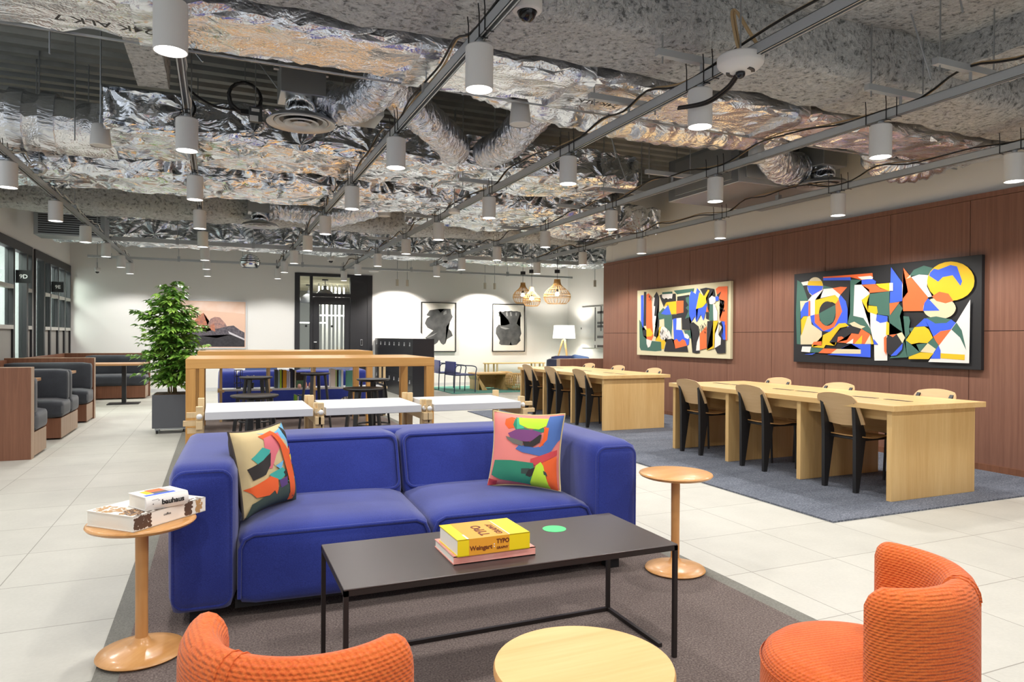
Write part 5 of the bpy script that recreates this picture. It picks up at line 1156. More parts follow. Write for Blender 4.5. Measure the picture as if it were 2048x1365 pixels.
wall_painting('abstract_painting', 'cream ground abstract painting, farther along the mahogany wall', 10.278, 7.875, .982, 2.113, 1, plain('canvas_cream', '#d9d1ae', .75), ART_CREAM)
p = wall_painting('abstract_painting', 'black ground abstract painting with a yellow disc, nearer on the mahogany wall', 6.691, 4.331, .986, 2.109, 1, plain('canvas_black', '#1e1f22', .6), ART_BLACK)

# ------------------------------------------------------------------ oak desks
def desk(label, y0, L):
    t = thing('work_desk', label, 'desk', (5.34, y0, .012), group='long oak work desks')
    zt = .753
    g = G(); g.box(-.55, .55, 0, L, zt - .045, zt, .002); top = g.obj('desk_top', M_oak, t)
    ys = [.045, .955, 1.905, L - .075]
    for y in ys:
        g = G(); g.box(-.512, .48, y, y + .045, 0, zt - .045, .0015); g.obj('side_panel', M_oakz, t)
    for a, b in zip(ys[:-1], ys[1:]):
        g = G(); g.box(-.02, .02, a + .045, b, .46, zt - .045); g.box(-.42, -.40, a + .045, b, .62, zt - .045); g.obj('modesty_panel', M_oak, t, smooth=False)
    for k, y in enumerate((.34, .66, 1.32, 1.62, 2.26, 2.55)):
        g = G(); g.box(-.085, -.035, y - .12, y + .12, zt, zt + .002); g.obj('power_slot', M_black, top, smooth=False)
    return t
DK = desk('long oak work desk near the camera on the blue grey carpet', 3.70, 2.87)
d2 = copy_tree(DK); d2.location = (5.34, 8.04, .012); d2['label'] = 'long oak work desk farther back, behind the near desk'

def std_chair(label, loc, rz):
    """faces +x; rear legs are flat tapered steel"""
    t = thing('desk_chair', label, 'chair', loc, rz, group='plywood and black steel chairs at the oak desks')
    for s in (-1, 1):
        y = s * .155
        poly = [(-.025, 0), (.012, 0), (.085, .43), (.085, .49), (-.01, .72), (-.055, .78), (-.062, .775), (-.045, .70), (-.03, .47)]
        g = G(); g.prism(poly, 'y', y - .016, y + .016); g.obj('rear_leg', M_black, t, smooth=False)
        g = G(); g.cyl((.38, s * .165, 0), (.36, s * .16, .44), .0115, n=10); g.obj('front_leg', M_black, t)
    g = G(); g.box(.05, .40, -.17, .17, .425, .447, .004); g.obj('seat_frame', M_black, t)
    g = G(); R = []
    for i in range(9):
        x = .045 + .40 * i / 8; dz = -.012 * math.sin(PI * min(1, i / 5.0)) - (.02 * max(0, (i - 5) / 3) ** 2)
        w = .195 - .01 * (i == 0 or i == 8)
        R.append([(x, -w, .452 + dz + .004), (x, 0, .452 + dz), (x, w, .452 + dz + .004), (x, w, .462 + dz + .004), (x, 0, .462 + dz), (x, -w, .462 + dz + .004)])
    g.rings(R); g.obj('seat', M_seatply, t, ang=50)
    g = G(); R = []; N = 12; prof = []
    for i in range(13):
        v = i / 12; z = .565 + .235 * v
        w = .198 if v < .75 else .198 - .03 * ((v - .75) / .25) ** 2
        zz = z; lean = .03 - .115 * (v ** 1.1) - .006
        row = []
        for j in range(N + 1):
            u = -1 + 2 * j / N
            crown = (.022 * (1 - u * u) if v > .99 else .022 * (1 - u * u) * v) - (.02 * (1 - u * u) * (1 - v))
            row.append(Vector((lean + .022 * u * u - .012, w * u, zz + crown)))
        prof.append(row)
    th = Vector((.011, 0, 0))
    for row in prof: R.append(row + [p + th for p in reversed(row)])
    g.rings(R); g.obj('backrest', M_ply, t, ang=50)
    return t
near_l = ['nearest plywood desk chair on the room side of the near desk', 'middle plywood desk chair on the room side of the near desk', 'farthest plywood desk chair on the room side of the near desk']
far_l = ['nearest plywood chair between the near desk and the mahogany wall', 'middle plywood chair between the near desk and the mahogany wall', 'farthest plywood chair between the near desk and the mahogany wall']
n2 = [s.replace('near desk', 'back desk') for s in near_l]; f2 = [s.replace('near desk', 'back desk') for s in far_l]
ch = std_chair(near_l[0], (4.84, 4.23, .012), .02)
for lab, y, x, r in ((near_l[1], 5.22, 4.81, -.02), (near_l[2], 6.17, 4.81, .03)): again(ch, lab, (x, y, .012), r)
for lab, y, x in zip(far_l, (4.2, 5.17, 6.06), (5.89, 5.80, 5.86)): again(ch, lab, (x + .02, y, .012), PI)
for lab, y, x in zip(n2, (8.62, 9.55, 10.35), (4.80, 4.80, 4.78)): again(ch, lab, (x, y, .012), .0)
for lab, y, x in zip(f2, (8.6, 9.6, 10.55), (5.92, 5.92, 5.92)): again(ch, lab, (x + .02, y, .012), PI)
# ------------------------------------------------------------------ bar tables
def bar_table(label, y0):
    t = thing('bar_table', label, 'bar table', (.855, y0, .016), group='high oak bar tables')
    zt, W, D = 1.06, 2.21, 1.1; h = W / 2
    g = G(); g.box(-h, h, 0, D, zt - .085, zt, .003); g.obj('table_top', M_oakx, t)
    for sx in (-1, 1):
        for y in (0.002, D - .082):
            x = sx * (h - .041)
            g = G(); g.box(x - .04, x + .04, y, y + .08, 0, zt - .085, .003); g.obj('leg', M_oakleg, t)
        g = G(); g.box(sx * (h - .041) - .025, sx * (h - .041) + .025, .08, D - .08, .16, .21); g.obj('foot_rail', M_oakleg, t)
    return t
b1 = bar_table('high oak bar table in front, behind the white console tables', 6.5)
b2 = copy_tree(b1); b2.location = (.875, 9.5, .016); b2['label'] = 'high oak bar table behind, nearer the back wall'
# stools
def stool(label, loc, rz):
    t = thing('bar_stool', label, 'stool', loc, rz, group='black bar stools at the high tables')
    g = G(); g.lathe([(.001, .752), (.12, .753), (.172, .766), (.186, .776), (.183, .784), (.15, .780), (.08, .774), (.001, .772)], 40, cap=False); g.obj('seat', M_black, t, ang=50)
    for k in range(4):
        a = PI / 4 + k * PI / 2; ca, sa = math.cos(a), math.sin(a)
        M = Matrix.Rotation(a, 4, 'Z')
        g = G(); R = [[M @ Vector(p) for p in ((.115, -.02, .755), (.14, -.02, .755), (.14, .02, .755), (.115, .02, .755))], [M @ Vector(p) for p in ((.205, -.014, 0), (.225, -.014, 0), (.225, .014, 0), (.205, .014, 0))]]
        g.rings(R); g.obj('leg', M_black, t, smooth=False)
    g = G(); g.tube([(.185 * math.cos(q), .185 * math.sin(q), .27) for q in [2 * PI * i / 36 for i in range(36)]], .011, 8, closed=True); g.obj('foot_ring', M_black, t)
    return t
st = stool('black bar stool at the left of the front bar table, closest to the sofa', (.28, 5.93, .016), .55)
again(st, 'black bar stool behind the front bar table, above the closest stool in view', (.416, 8.55, .016), .2)
again(st, 'black bar stool with bright seat at the middle of the back bar table', (1.17, 9.2, .016), .35)
again(st, 'black bar stool at the right end of the front bar table', (1.25, 6.42, .016), .15)
again(st, 'black bar stool half hidden behind the right end stool', (1.62, 7.75, .016), .5)

# ------------------------------------------------------------------ white console tables with pale wooden frames
def console(label, x0, W, mat, posts=(True, True)):
    t = thing('console_table', label, 'console table', (x0, 5.02, .016), group='white console tables behind the sofa')
    zt, D = .75, .66
    g = G(); g.box(0, W, 0, D, zt - .055, zt, .003); g.obj('table_top', M_white_metal if mat is None else mat, t)
    for s, x in ((-1, -.034), (1, W + .034)):
        for y in (.05, D - .05):
            g = G(); yy = y - .03 if s < 0 else y + .0
            g.box(x - .022, x + .022, yy, yy + .045, 0, zt + (.045 if y > .3 else .035), .002); leg = g.obj('leg', M_birch, t)
            g = G(); g.ball((x, yy - .012 if y < .3 else yy + .057, zt - .03), .019, 14); g.obj('peg_knob', M_lampbody, leg)
        g = G(); g.box(x - .02, x + .02, -.01, D + .02, zt - .115, zt - .06, .002); g.obj('cross_rail', M_birch, t)
        for z, l in ((zt - .02, .055), (zt - .075, .075), (zt - .125, .05)):
            g = G(); g.box(x + s * .022, x + s * (.022 + l * (1.0 if (s < 0 and x0 < 0) or (s > 0 and x0 > 1.4) else .25)), .02, .055, z - .016, z + .016, .002); pg = g.obj('peg', M_birch, t)
    return t
console('white console table with pale wooden pegs, leftmost behind the sofa', -.075, .70, None)
console('white console table with pale wooden pegs, middle one behind the sofa', .715, .70, None)
console('white console table with pale wooden pegs, rightmost behind the sofa', 1.515, .72, None)

# ------------------------------------------------------------------ bookshelf beyond the tables
SY = 10.88; SX = [.05, .71, 1.37, 2.03, 2.45]
t = thing('bookshelf', 'low white shelf with pale wooden posts behind the back bar table', 'bookshelf', (.05, SY, .016))
for x in SX:
    for y in (0, .30):
        g = G(); g.box(x - .05 - .018, x - .05 + .018, y - .018, y + .018, 0, .88); lg = g.obj('post', M_birch, t)
        g = G()
        for z in (.09, .45, .82):
            g.box(x - .05 - .045, x - .05 + .045, y - .03, y - .018, z - .02, z + .02); g.cyl((x - .05, y - .03, z), (x - .05, y - .045, z), .012, n=8)
        g.obj('peg', M_birch, lg)
for a, b in zip(SX[:-1], SX[1:]):
    for z in (.085, .445, .815):
        g = G(); g.box(a - .05 + .02, b - .05 - .02, -.02, .32, z, z + .028); g.obj('shelf_board', M_white_metal, t)
g = G(); g.box(2.37, 2.42, -.03, .34, .02, .50); g.obj('end_panel', plain('shelf_black', '#15161c', .7), t)
bk_n = [0]
def sbook(x, w, h, col, lab, z=.477, dep=.2, lay=False, yy=.03):
    bk_n[0] += 1
    m = plain('shelf_book_%d' % bk_n[0], col, .6)
    t = thing('book', lab, 'book', (x, SY + yy, z), 0, 'books on the low white shelf')
    g = G(); g.box(0, w, 0, .002, 0, h) if False else None
    g.box(0, w, 0, dep, 0, h, .001); g.obj('cover', m, t, smooth=False)
    g = G(); g.box(.003, w - .003, .004, dep + .0008, h - .003, h + .0008); g.obj('pages', M_paper, t, smooth=False)
    return t
x = .80
for w, h, c, n in ((.04, .29, '#3f4a50', 'dark grey'), (.024, .27, '#9fc0c8', 'pale blue'), (.025, .285, '#a8d13a', 'lime green'), (.012, .29, '#2b2b2b', 'thin black'), (.052, .28, '#d39a22', 'golden yellow'), (.03, .265, '#c3c4e4', 'lavender'), (.018, .255, '#dfe2ee', 'thin white'), (.034, .30, '#28324e', 'navy'), (.022, .285, '#1d1f26', 'black'), (.024, .27, '#dcdccf', 'cream')):
    sbook(x, w, h, c, n + ' book standing upright on the middle shelf beyond the stools'); x += w + .003
sbook(1.10, .15, .245, '#2c2622', 'dark book shown face on, on the middle shelf beyond the stools', dep=.03)
g = G(); g.box(1.108, 1.242, SY + .0285, SY + .0298, .485, .60); 
o = g.obj('green_postcard', plain('postcard_green', '#5f8a6e', .6)); tag(o, 'small green picture card leaning on the dark face-on book', 'card')
for k, (xx, hh, n) in enumerate(((1.15, .07, 'round pink pot on the middle shelf in front of the green card'), (1.235, .10, 'tall pink vase on the middle shelf beside the round pot'), (1.31, .09, 'pink vase by the wooden post of the middle shelf'))):
    g = G(); g.lathe([(.001, 0), (.02, 0), (.03, hh * .4), (.028, hh * .7), (.018, hh), (.001, hh)], 18, cap=False); o = g.obj('pink_vase', plain('vase_pink_%d' % k, '#e3b0a2', .6)); o.location = (xx, SY + .0, .476); tag(o, n, 'vase', 'pink vases on the shelf')
x = 1.62
for w, h, c, n in ((.07, .29, '#d9cfc8', 'thick pinkish white'), (.018, .28, '#b4ce8a', 'pale green'), (.02, .27, '#1d1f24', 'slim black'), (.034, .275, '#7fb6d6', 'light blue'), (.034, .275, '#d5dde4', 'pale grey')):
    sbook(x, w, h, c, n + ' book on the middle shelf at the right of the stool'); x += w + .004
sbook(1.85, .20, .265, '#4f8a7c', 'teal magazine shown face on, on the right of the middle shelf', dep=.02)
x = 1.09
for w, h, c, n in ((.03, .26, '#8cc63f', 'green'), (.022, .24, '#e6e6ea', 'white'), (.045, .25, '#3d69b5', 'blue'), (.03, .25, '#e7b3b5', 'pale pink'), (.012, .2, '#d9d4c6', 'thin cream')):
    sbook(x, w, h, c, n + ' book standing on the bottom shelf beyond the stools', z=.117); x += w + .004
for k, (x, w, h, c, n) in enumerate(((.14, .16, .02, '#e6d8da', 'pale pink flat book lying on the left of the bottom shelf'), (.30, .15, .05, '#d9dbdc', 'grey flat book stack lying on the left of the bottom shelf'), (.50, .12, .06, '#20242b', 'black flat book lying on the bottom shelf'), (1.62, .12, .03, '#262a30', 'black flat book lying on the right of the bottom shelf'), (1.80, .14, .04, '#dcdcda', 'white flat book lying on the right of the bottom shelf'))):
    sbook(x, w, h, c, n, z=.117)
for k, (xx, r, n) in enumerate(((.88, .055, 'larger grey stone bowl on the bottom shelf'), (1.02, .036, 'smaller grey stone bowl on the bottom shelf'))):
    g = G(); g.lathe([(.001, 0), (r * .6, 0), (r, r * .6), (r * .9, r), (r * .7, r * .9), (.001, r * .5)], 20, cap=False); o = g.obj('stone_bowl', plain('stone_%d' % k, '#b9b4a8', .7)); o.location = (xx, SY + .08, .117); tag(o, n, 'bowl', 'stone bowls on the shelf')
t = thing('round_vase', 'round white vase with black bands on the lower right shelf', 'vase', (1.88, SY + .12, .117))
g = G(); g.ball((0, 0, .105), .105, 24); g.obj('body', plain('vase_white', '#d8d3c8', .6), t)
g = G()
for k in range(5):
    M = Matrix.Rotation(.6, 4, 'X') @ Matrix.Rotation(.5 * k, 4, 'Y')
    g.tube([Vector((0, 0, .105)) + M @ Vector((.107 * math.cos(q), .107 * math.sin(q), 0)) for q in [2 * PI * i / 28 for i in range(28)]], .006, 5, closed=True)
g.obj('black_band', M_black, t)
t = thing('wire_object', 'black wire candle holder on the left of the middle shelf', 'candle holder', (.29, SY + .12, .474))
g = G()
for z in (0.01, .10, .20, .29): g.tube([(.055 * math.cos(q), .055 * math.sin(q), z) for q in [2 * PI * i / 20 for i in range(20)]], .004, 5, closed=True)
for k in range(6):
    a = PI / 3 * k; g.cyl((.055 * math.cos(a), .055 * math.sin(a), 0), (.055 * math.cos(a), .055 * math.sin(a), .29), .004, n=5)
g.obj('wire_cage', M_black, t)
g = G(); g.lathe([(.001, 0), (.03, 0), (.04, .03), (.001, .04)], 14, cap=False); g.obj('glass_cup', plain('dark_glass', '#2d3a3c', .1), t)
t = thing('flower_pot', 'small black pot with white flowers on the left of the middle shelf', 'plant', (.46, SY + .12, .474))
g = G(); g.lathe([(.001, 0), (.04, 0), (.05, .09), (.045, .1), (.001, .09)], 18, cap=False); g.obj('pot', M_black, t)
g = G(); r = random.Random(5)
for k in range(16): g.ball((r.uniform(-.05, .05), r.uniform(-.05, .05), .17 + r.uniform(-.02, .03)), .014, 6)
g.obj('flowers', M_lampbody, t)
g = G()
for k in range(5): g.cyl((0, 0, .08), (.02 * (k - 2), .01 * (k % 2), .165), .003, n=4)
g.obj('stems', M_stem, t)
for k, (x, w, col, lab) in enumerate(((.42, .5, M_navycush, 'grey blue cushion on the far blue sofa at the left'), (1.45, .75, plain('cushion_grey', '#878c98', .9), 'grey cushion on the far blue sofa at the middle'))):
    g = G(); cushion_box(g, x, x + w, 12.02, 12.18, .43, .80, .06, (0, .02, .01), 6); o = g.obj('back_cushion_far', col, ang=70); o.name = 'sofa_cushion'; tag(o, lab, 'cushion')

# ------------------------------------------------------------------ planter with tall plant
t = thing('potted_plant', 'tall leafy plant in a grey square planter on casters', 'potted plant', (-.545, 10.15, 0))
g = G(); s = .225; g.box(-s, s, -s, s, .075, .505, .004); pl = g.obj('planter', M_grey, t)
g = G(); g.box(-s + .02, s - .02, -s + .02, s - .02, .495, .515, .004); g.obj('soil', M_soil, pl)
g = G(); g.box(-s + .03, s - .01, -s + .02, s - .02, .055, .075); g.obj('trolley', M_galv, t)
for sx in (-1, 1):
    for sy in (-1, 1):
        g = G(); cx, cy = sx * .17, sy * .17
        M = Matrix.Translation((cx, cy, .027)) @ Matrix.Rotation(PI / 2, 4, 'Y')
        g.lathe([(.001, -.012), (.022, -.012), (.026, -.008), (.026, .008), (.022, .012), (.001, .012)], 16, cap=False, M=M); w = g.obj('caster', M_black, t)
        g = G(); g.box(cx - .02, cx + .02, cy - .02, cy + .02, .045, .06); g.box(cx - .018, cx - .014, cy - .012, cy + .012, .02, .05); g.box(cx + .014, cx + .018, cy - .012, cy + .012, .02, .05); g.obj('caster_fork', M_galv, w)
r = random.Random(21)
stems = G(); leaves = G()
def leaf(p, d, L, W, droop):
    d = d.normalized(); side = d.cross(Vector((0, 0, 1)))
    if side.length < .01: side = Vector((1, 0, 0))
    side.normalize(); up = side.cross(d).normalized()
    side = (side * math.cos(droop) + up * math.sin(droop)).normalized()
    up = side.cross(d).normalized()
    prof = [(0, .05), (.2, .75), (.45, 1.0), (.7, .75), (.9, .3), (1.0, .02)]
    rows = []
    for s_, w in prof:
        c = p + d * (L * s_) - Vector((0, 0, 1)) * (L * .35 * s_ * s_)
        rows.append([c - side * W * w + up * W * .25 * w, c - up * W * .0, c + side * W * w + up * W * .25 * w])
    leaves.rings(rows, cap=False, wrap=False)
trunks = []
for k in range(6):
    a = 2 * PI * k / 6 + .3; b = Vector((.05 * math.cos(a), .05 * math.sin(a), .50))
    H = [1.92, 1.66, 1.72, 1.48, 1.80, 1.38][k]
    tip = Vector((.10 * math.cos(a + .3) - .02, .10 * math.sin(a + .3), H))
    if k == 0: tip = Vector((-.03, 0, 1.9))
    mid = b.lerp(tip, .5) + Vector((r.uniform(-.05, .05), r.uniform(-.05, .05), 0))
    P = spline([b, b.lerp(mid, .5), mid, mid.lerp(tip, .5), tip], 6); trunks.append(P)
    stems.tube(P, [.011 - .008 * i / len(P) for i in range(len(P))], 6)
for P in trunks:
    n = len(P)
    for i in range(3, n):
        fr = i / n
        env = .24 if P[i].z < .75 else (.31 if P[i].z < 1.62 else .17)
        env *= r.uniform(.55, 1.15)
        for q in range(3):
            a = r.uniform(0, 2 * PI); l = env * r.uniform(.55, 1.25)
            d = Vector((math.cos(a), math.sin(a), r.uniform(-.05, .55)))
            e = P[i] + d * l
            m = P[i].lerp(e, .5) + Vector((0, 0, .03))
            tw = spline([P[i], m, e], 4); stems.tube(tw, [.0035, .003, .003, .0028, .0026, .0024, .002, .0018, .0015], 4)
            for j in range(2, len(tw)):
                for sgn in (-1, 1):
                    dd = (tw[j] - tw[j - 1]).normalized()
                    sd = dd.cross(Vector((0, 0, 1))).normalized() * sgn
                    leaf(tw[j], dd * .6 + sd * r.uniform(.4, 1.0) + Vector((0, 0, r.uniform(-.25, .35))), r.uniform(.06, .11), r.uniform(.015, .022), r.uniform(-.7, .7))
            leaf(e, d + Vector((0, 0, r.uniform(-.4, .3))), r.uniform(.07, .10), .020, r.uniform(-.5, .5))
stems.obj('stems', M_stem, t)
leaves.obj('foliage', M_leaf, t, ang=180)

# ------------------------------------------------------------------ booths on the left
XE = -1.745
def seat_block(name, label, x0, x1, y0, y1, back, along='x', zb=.835, arm=False):
    """upholstered bench block; back is 'y0','y1','x0' or None (side where the backrest stands)"""
    t = thing(name, label, 'booth sofa', (x0, y0, 0), group='charcoal booth seats with wooden bases')
    W, D = x1 - x0, y1 - y0
    g = G(); i0, i1 = (.0, .0)
    g.box(0, W, 0, D, .02, .262, .002); g.obj('wooden_base', M_booth, t)
    g = G(); g.box(W, W + .004, .0, D, .02, .262); g.obj('end_face', M_boothlite, t, smooth=False)
    ov = .03; ya, yb = (-ov if back != 'y0' else 0), (D + ov if back != 'y1' else D)
    g = G(); cushion_box(g, 0, W + .018, ya, yb, .262, .475, .055, (.004, .004, .012), 8); g.obj('seat_cushion', M_char, t, ang=60)
    if back:
        g = G()
        if back == 'y0': cushion_box(g, 0, W + .004, .0, .17, .44, zb, .05, (.002, .01, .004), 8)
        if back == 'y1': cushion_box(g, 0, W + .004, D - .17, D, .44, zb, .05, (.002, .01, .004), 8)
        if back == 'x0': cushion_box(g, 0, .17, .0, D, .44, zb, .05, (.01, .002, .004), 8)
        g.obj('back_cushion', M_char, t, ang=60)
    return t
def panel(label, x0, x1, y0, y1, z):
    t = thing('booth_divider', label, 'booth divider', (x0, y0, 0), group='wooden booth divider panels')
    g = G(); g.box(0, x1 - x0, 0, y1 - y0, 0, z, .001); g.obj('board', M_booth, t, smooth=False)
    g = G(); g.box(x1 - x0, x1 - x0 + .003, 0, y1 - y0, 0, z); g.box(0, x1 - x0, 0, y1 - y0, z, z + .003); g.obj('edge_band', M_boothlite, t, smooth=False)
    return t
panel('tall wooden end panel of the nearest booth at the left edge', XL + .04, XE, 8.37, 8.49, .94)
seat_block('booth_sofa', 'charcoal seat of the nearest booth behind the end panel', XL + .04, XE, 8.49, 9.035, 'y0')
seat_block('booth_sofa', 'charcoal seat facing the nearest seat across the first small table', XL + .04, XE, 9.835, 10.365, 'y1')
seat_block('booth_sofa', 'charcoal seat back to back with the first booth, looking to the second table', XL + .04, XE, 10.37, 10.90, 'y0')
seat_block('booth_sofa', 'charcoal seat against the second wooden panel', XL + .04, XE, 11.60, 12.125, 'y1', zb=.86)
panel('wooden divider panel between the second booth and the far booth', XL + .04, XE + .02, 12.13, 12.25, .925)
seat_block('booth_sofa', 'far charcoal booth seat along the back panel', XL + .45, -1.33, 15.60, 16.24, 'y1', zb=.86)
seat_block('booth_sofa', 'far charcoal side seat under the 9E office front', XL + .09, XL + .62, 12.30, 15.55, 'x0', zb=.84)
panel('wooden back panel of the far booth below the mountain print wall', XL + .04, -1.30, 16.25, 16.37, .90)
t = thing('window_wainscot', 'low wooden panel under the glazed office fronts', 'wooden panel', (XL + .032, 8.5, 0))
g = G(); g.box(0, .045, 0, 7.74, 0, .90); g.obj('board', M_booth, t, smooth=False)
def booth_table(label, x0, x1, y0, y1, px, py, z=.765, wide=True):
    t = thing('booth_table', label, 'table', (px, py, 0), group='wooden booth tables')
    g = G(); g.box(x0 - px, x1 - px, y0 - py, y1 - py, z - .035, z, .003); g.obj('table_top', M_boothtop, t)
    g = G(); g.box(-.035, .035, -.035, .035, .012, z - .035); g.obj('column', M_black, t)
    g = G(); g.box(-.26, .26, -.2, .2, 0, .014, .002); g.obj('base', M_black, t)
    return t
booth_table('small wooden table of the nearest booth', XL + .09, -1.93, 9.14, 9.74, -2.3, 9.44)
booth_table('small wooden table of the second booth', XL + .09, -1.86, 10.98, 11.52, -2.25, 11.25)
booth_table('wooden table with black pedestal in the far booth', XL + .64, -1.22, 14.2, 15.0, -1.59, 14.56, .755)
# ------------------------------------------------------------------ back wall pictures
def framed(name, label, x0, x1, z0, z1, fr, mat_w, frame_m, ground, shapes, cat='picture'):
    t = thing(name, label, cat, ((x0 + x1) / 2, YB, (z0 + z1) / 2))
    hx, hz = (x1 - x0) / 2, (z1 - z0) / 2; f = fr
    g = G(); g.box(-hx, hx, -.035, -.002, -hz, -hz + f); g.box(-hx, hx, -.035, -.002, hz - f, hz); g.box(-hx, -hx + f, -.035, -.002, -hz + f, hz - f); g.box(hx - f, hx, -.035, -.002, -hz + f, hz - f)
    g.obj('frame', frame_m, t, smooth=False)
    g = G(); g.box(-hx + f, hx - f, -.02, -.003, -hz + f, hz - f); s = g.obj('sheet', ground, t, smooth=False)
    a, b = hx - f - mat_w, hz - f - mat_w
    stack('printed_image', shapes, s, lambda u, v, e: (-a + 2 * a * u, -.0202 - e, b - 2 * b * v))
    return t
paper = plain('print_paper', '#e9e5dc', .7)
framed('mountain_print', 'framed print of pink and grey mountain peaks behind the plant', -.78, .625, .975, 2.085, .022, .02, M_white_metal, plain('peach_sky', '#e6c1aa', .5), MOUNTAIN)
framed('sculpture_print', 'black framed print of a grey abstract form, left one by the lockers', 4.815, 5.768, .885, 2.175, .022, .012, M_black, paper, SCULPT_A)
framed('sculpture_print', 'black framed print of a grey hand-like form, right one under the rattan lamps', 6.79, 7.75, .885, 2.178, .022, .012, M_black, paper, SCULPT_B)
t = thing('line_painting', 'white canvas with crossing black bars beside the mahogany wall end', 'painting', (XR2, 15.3, 1.55))
g = G(); g.box(-.045, -.002, -1.05, 1.05, -.54, .54, .002); c = g.obj('canvas', M_white, t, smooth=False)
g = G()
for y, z0, z1 in ((.28, -.36, .54), (.28, -.54, -.44), (-.02, -.1, .56)): g.box(-.048, -.045, y - .025, y + .025, z0, z1 - .02)
for z in (.38, .11, .02, -.25, -.49): g.box(-.048, -.045, -.6, .17, z - .03, z + .03)
g.box(-.048, -.045, 1.0, 1.04, -.05, .0)
g.obj('black_bars', M_black, c, smooth=False)

# ------------------------------------------------------------------ lockers
t = thing('locker_bank', 'black locker bank with rows of small silver knobs before the back wall', 'lockers', (3.63, 13.55, 0))
L = YB - 13.55 - .02
M_lock = plain('locker_black', '#202126', .25)
g = G(); g.box(.012, .45, 0, L, 0, 1.235, .002); g.obj('carcass', M_lock, t)
nC = 8; cw = L / nC
M_knob = plain('knob_silver', '#d9dbdc', .35, metal=.2)
for i in range(nC):
    for j in range(3):
        y0, z0 = i * cw, .07 + j * .388
        g = G(); g.box(0, .012, y0 + .003, y0 + cw - .003, z0 + .003, z0 + .385); d = g.obj('locker_door', M_lock, t, smooth=False)
        yk = y0 + cw * .5; zk = z0 + .25
        g = G(); g.cyl((0, yk, zk), (-.012, yk, zk), .018, n=12); g.cyl((0, yk, zk + .05), (-.010, yk, zk + .05), .009, n=8); g.box(-.008, 0, yk - .004, yk + .004, zk, zk + .05); g.obj('knob', M_knob, d)
t = thing('paper_lamp', 'white ribbed dome paper lamp glowing behind the lockers', 'lamp', (4.35, 16.4, 1.21))
g = G()
g.lathe([(.30 * math.cos(math.radians(k * 10)) + (.004 if k % 2 else -.004), .26 * math.sin(math.radians(k * 10))) for k in range(10)], 30, cap=False); g.obj('paper_shade', emit('paper_glow', (1, .97, .92, 1), .55), t)
g = G(); g.cyl((0, 0, -1.21), (0, 0, .02), .015, n=8); g.lathe([(.001, -1.21), (.14, -1.21), (.14, -1.19), (.001, -1.19)], 20, cap=False); g.obj('stand', M_black, t)

# ------------------------------------------------------------------ alcove lounge
g = G(); g.box(4.83, 8.9, 14.65, 16.75, 0, .014); o = g.obj('green_rug', M_teal); tag(o, 'teal green rug in the far lounge corner', 'rug')
def wire_chair(label, loc, rz):
    t = thing('wire_chair', label, 'chair', loc, rz, group='navy tube armchairs on the green rug')
    for s in (-1, 1):
        x = s * .28; g = G()
        g.tube(spline([(x, .25, 0), (x, .24, .34), (x, .22, .56), (x, .15, .62), (x, 0, .615), (x, -.22, .60), (x, -.30, .55), (x, -.28, .40), (x, -.27, 0)], 5), .012, 8); g.obj('side_frame', plain('navy_tube', '#27304a', .45) if 'navy_tube' not in bpy.data.materials else bpy.data.materials['navy_tube'], t)
        g = G(); g.tube([(x, .235, .40), (x, -.28, .40)], .010, 6); g.obj('arm_rail', bpy.data.materials['navy_tube'], t)
    g = G(); g.box(-.28, .28, -.26, .24, .385, .41, .006); g.obj('seat_sling', M_blue, t)
    g = G(); g.box(-.28, .28, .21, .235, .42, .70, .006); g.obj('back_sling', M_blue, t)
    return t
wc = wire_chair('navy tube armchair with blue sling on the green rug, nearer one', (5.12, 15.0, .014), PI / 2 + .1)
again(wc, 'navy tube armchair with blue sling on the green rug, farther one', (5.1, 15.95, .014), PI / 2 - .05)
t = thing('wood_coffee_table', 'low oak block coffee table with slanted sides on the green rug', 'coffee table', (6.0, 15.55, .014))
g = G(); g.box(-.36, .42, -.32, .32, .37, .40, .003); g.obj('table_top', M_oaktop, t)
g = G()
for sx in (-1, 1):
    R = [[(.03 + sx * .38 - .03, -.30, .37), (.03 + sx * .38 + .0, -.30, .37), (.03 + sx * .38 + .0, .30, .37), (.03 + sx * .38 - .03, .30, .37)], [(.03 + sx * .22 - .03 + .1 * (sx > 0), -.30, 0), (.03 + sx * .22 + .1 * (sx > 0) + .1, -.30, 0), (.03 + sx * .22 + .1 + .1 * (sx > 0), .30, 0), (.03 + sx * .22 - .03 + .1 * (sx > 0), .30, 0)]]
    g.rings(R); g.obj('slanted_side', M_oakz, t, smooth=False); g = G()
g = G(); g.box(-.3, .36, .28, .30, .02, .37); g.box(-.32, -.30, -.3, .3, 0, .37); g.obj('back_panel', M_oakz, t, smooth=False)
def pouf(label, loc, R=.32, h=.40):
    t = thing('rattan_pouf', label, 'pouf', loc, group='round rattan poufs')
    g = G(); N = 34
    for k in range(N):
        a = 2 * PI * k / N; pts = []
        for q in range(-80, 85, 20):
            e = math.radians(q); rr = R * (math.cos(e) ** .6); pts.append((rr * math.cos(a), rr * math.sin(a), h / 2 + h / 2 * math.sin(e)))
        g.tube(pts, .0085, 5)
    g.obj('ribs', M_rattanl, t)
    g = G()
    for e in (-70, -45, -22, 0, 22, 45, 66):
        e = math.radians(e); rr = R * (math.cos(e) ** .6); g.tube([(rr * math.cos(a), rr * math.sin(a), h / 2 + h / 2 * math.sin(e)) for a in [2 * PI * i / 32 for i in range(32)]], .008, 5, closed=True)
    g.lathe([(R * .55, h * .97), (.001, h * .99)], 24, cap=False)
    g.obj('hoops', M_rattan, t)
    return t
pf = pouf('round rattan pouf nearer the work desk on the green rug', (6.66, 15.15, .014))
again(pf, 'round rattan pouf behind the other one on the green rug', (6.62, 15.95, .014))
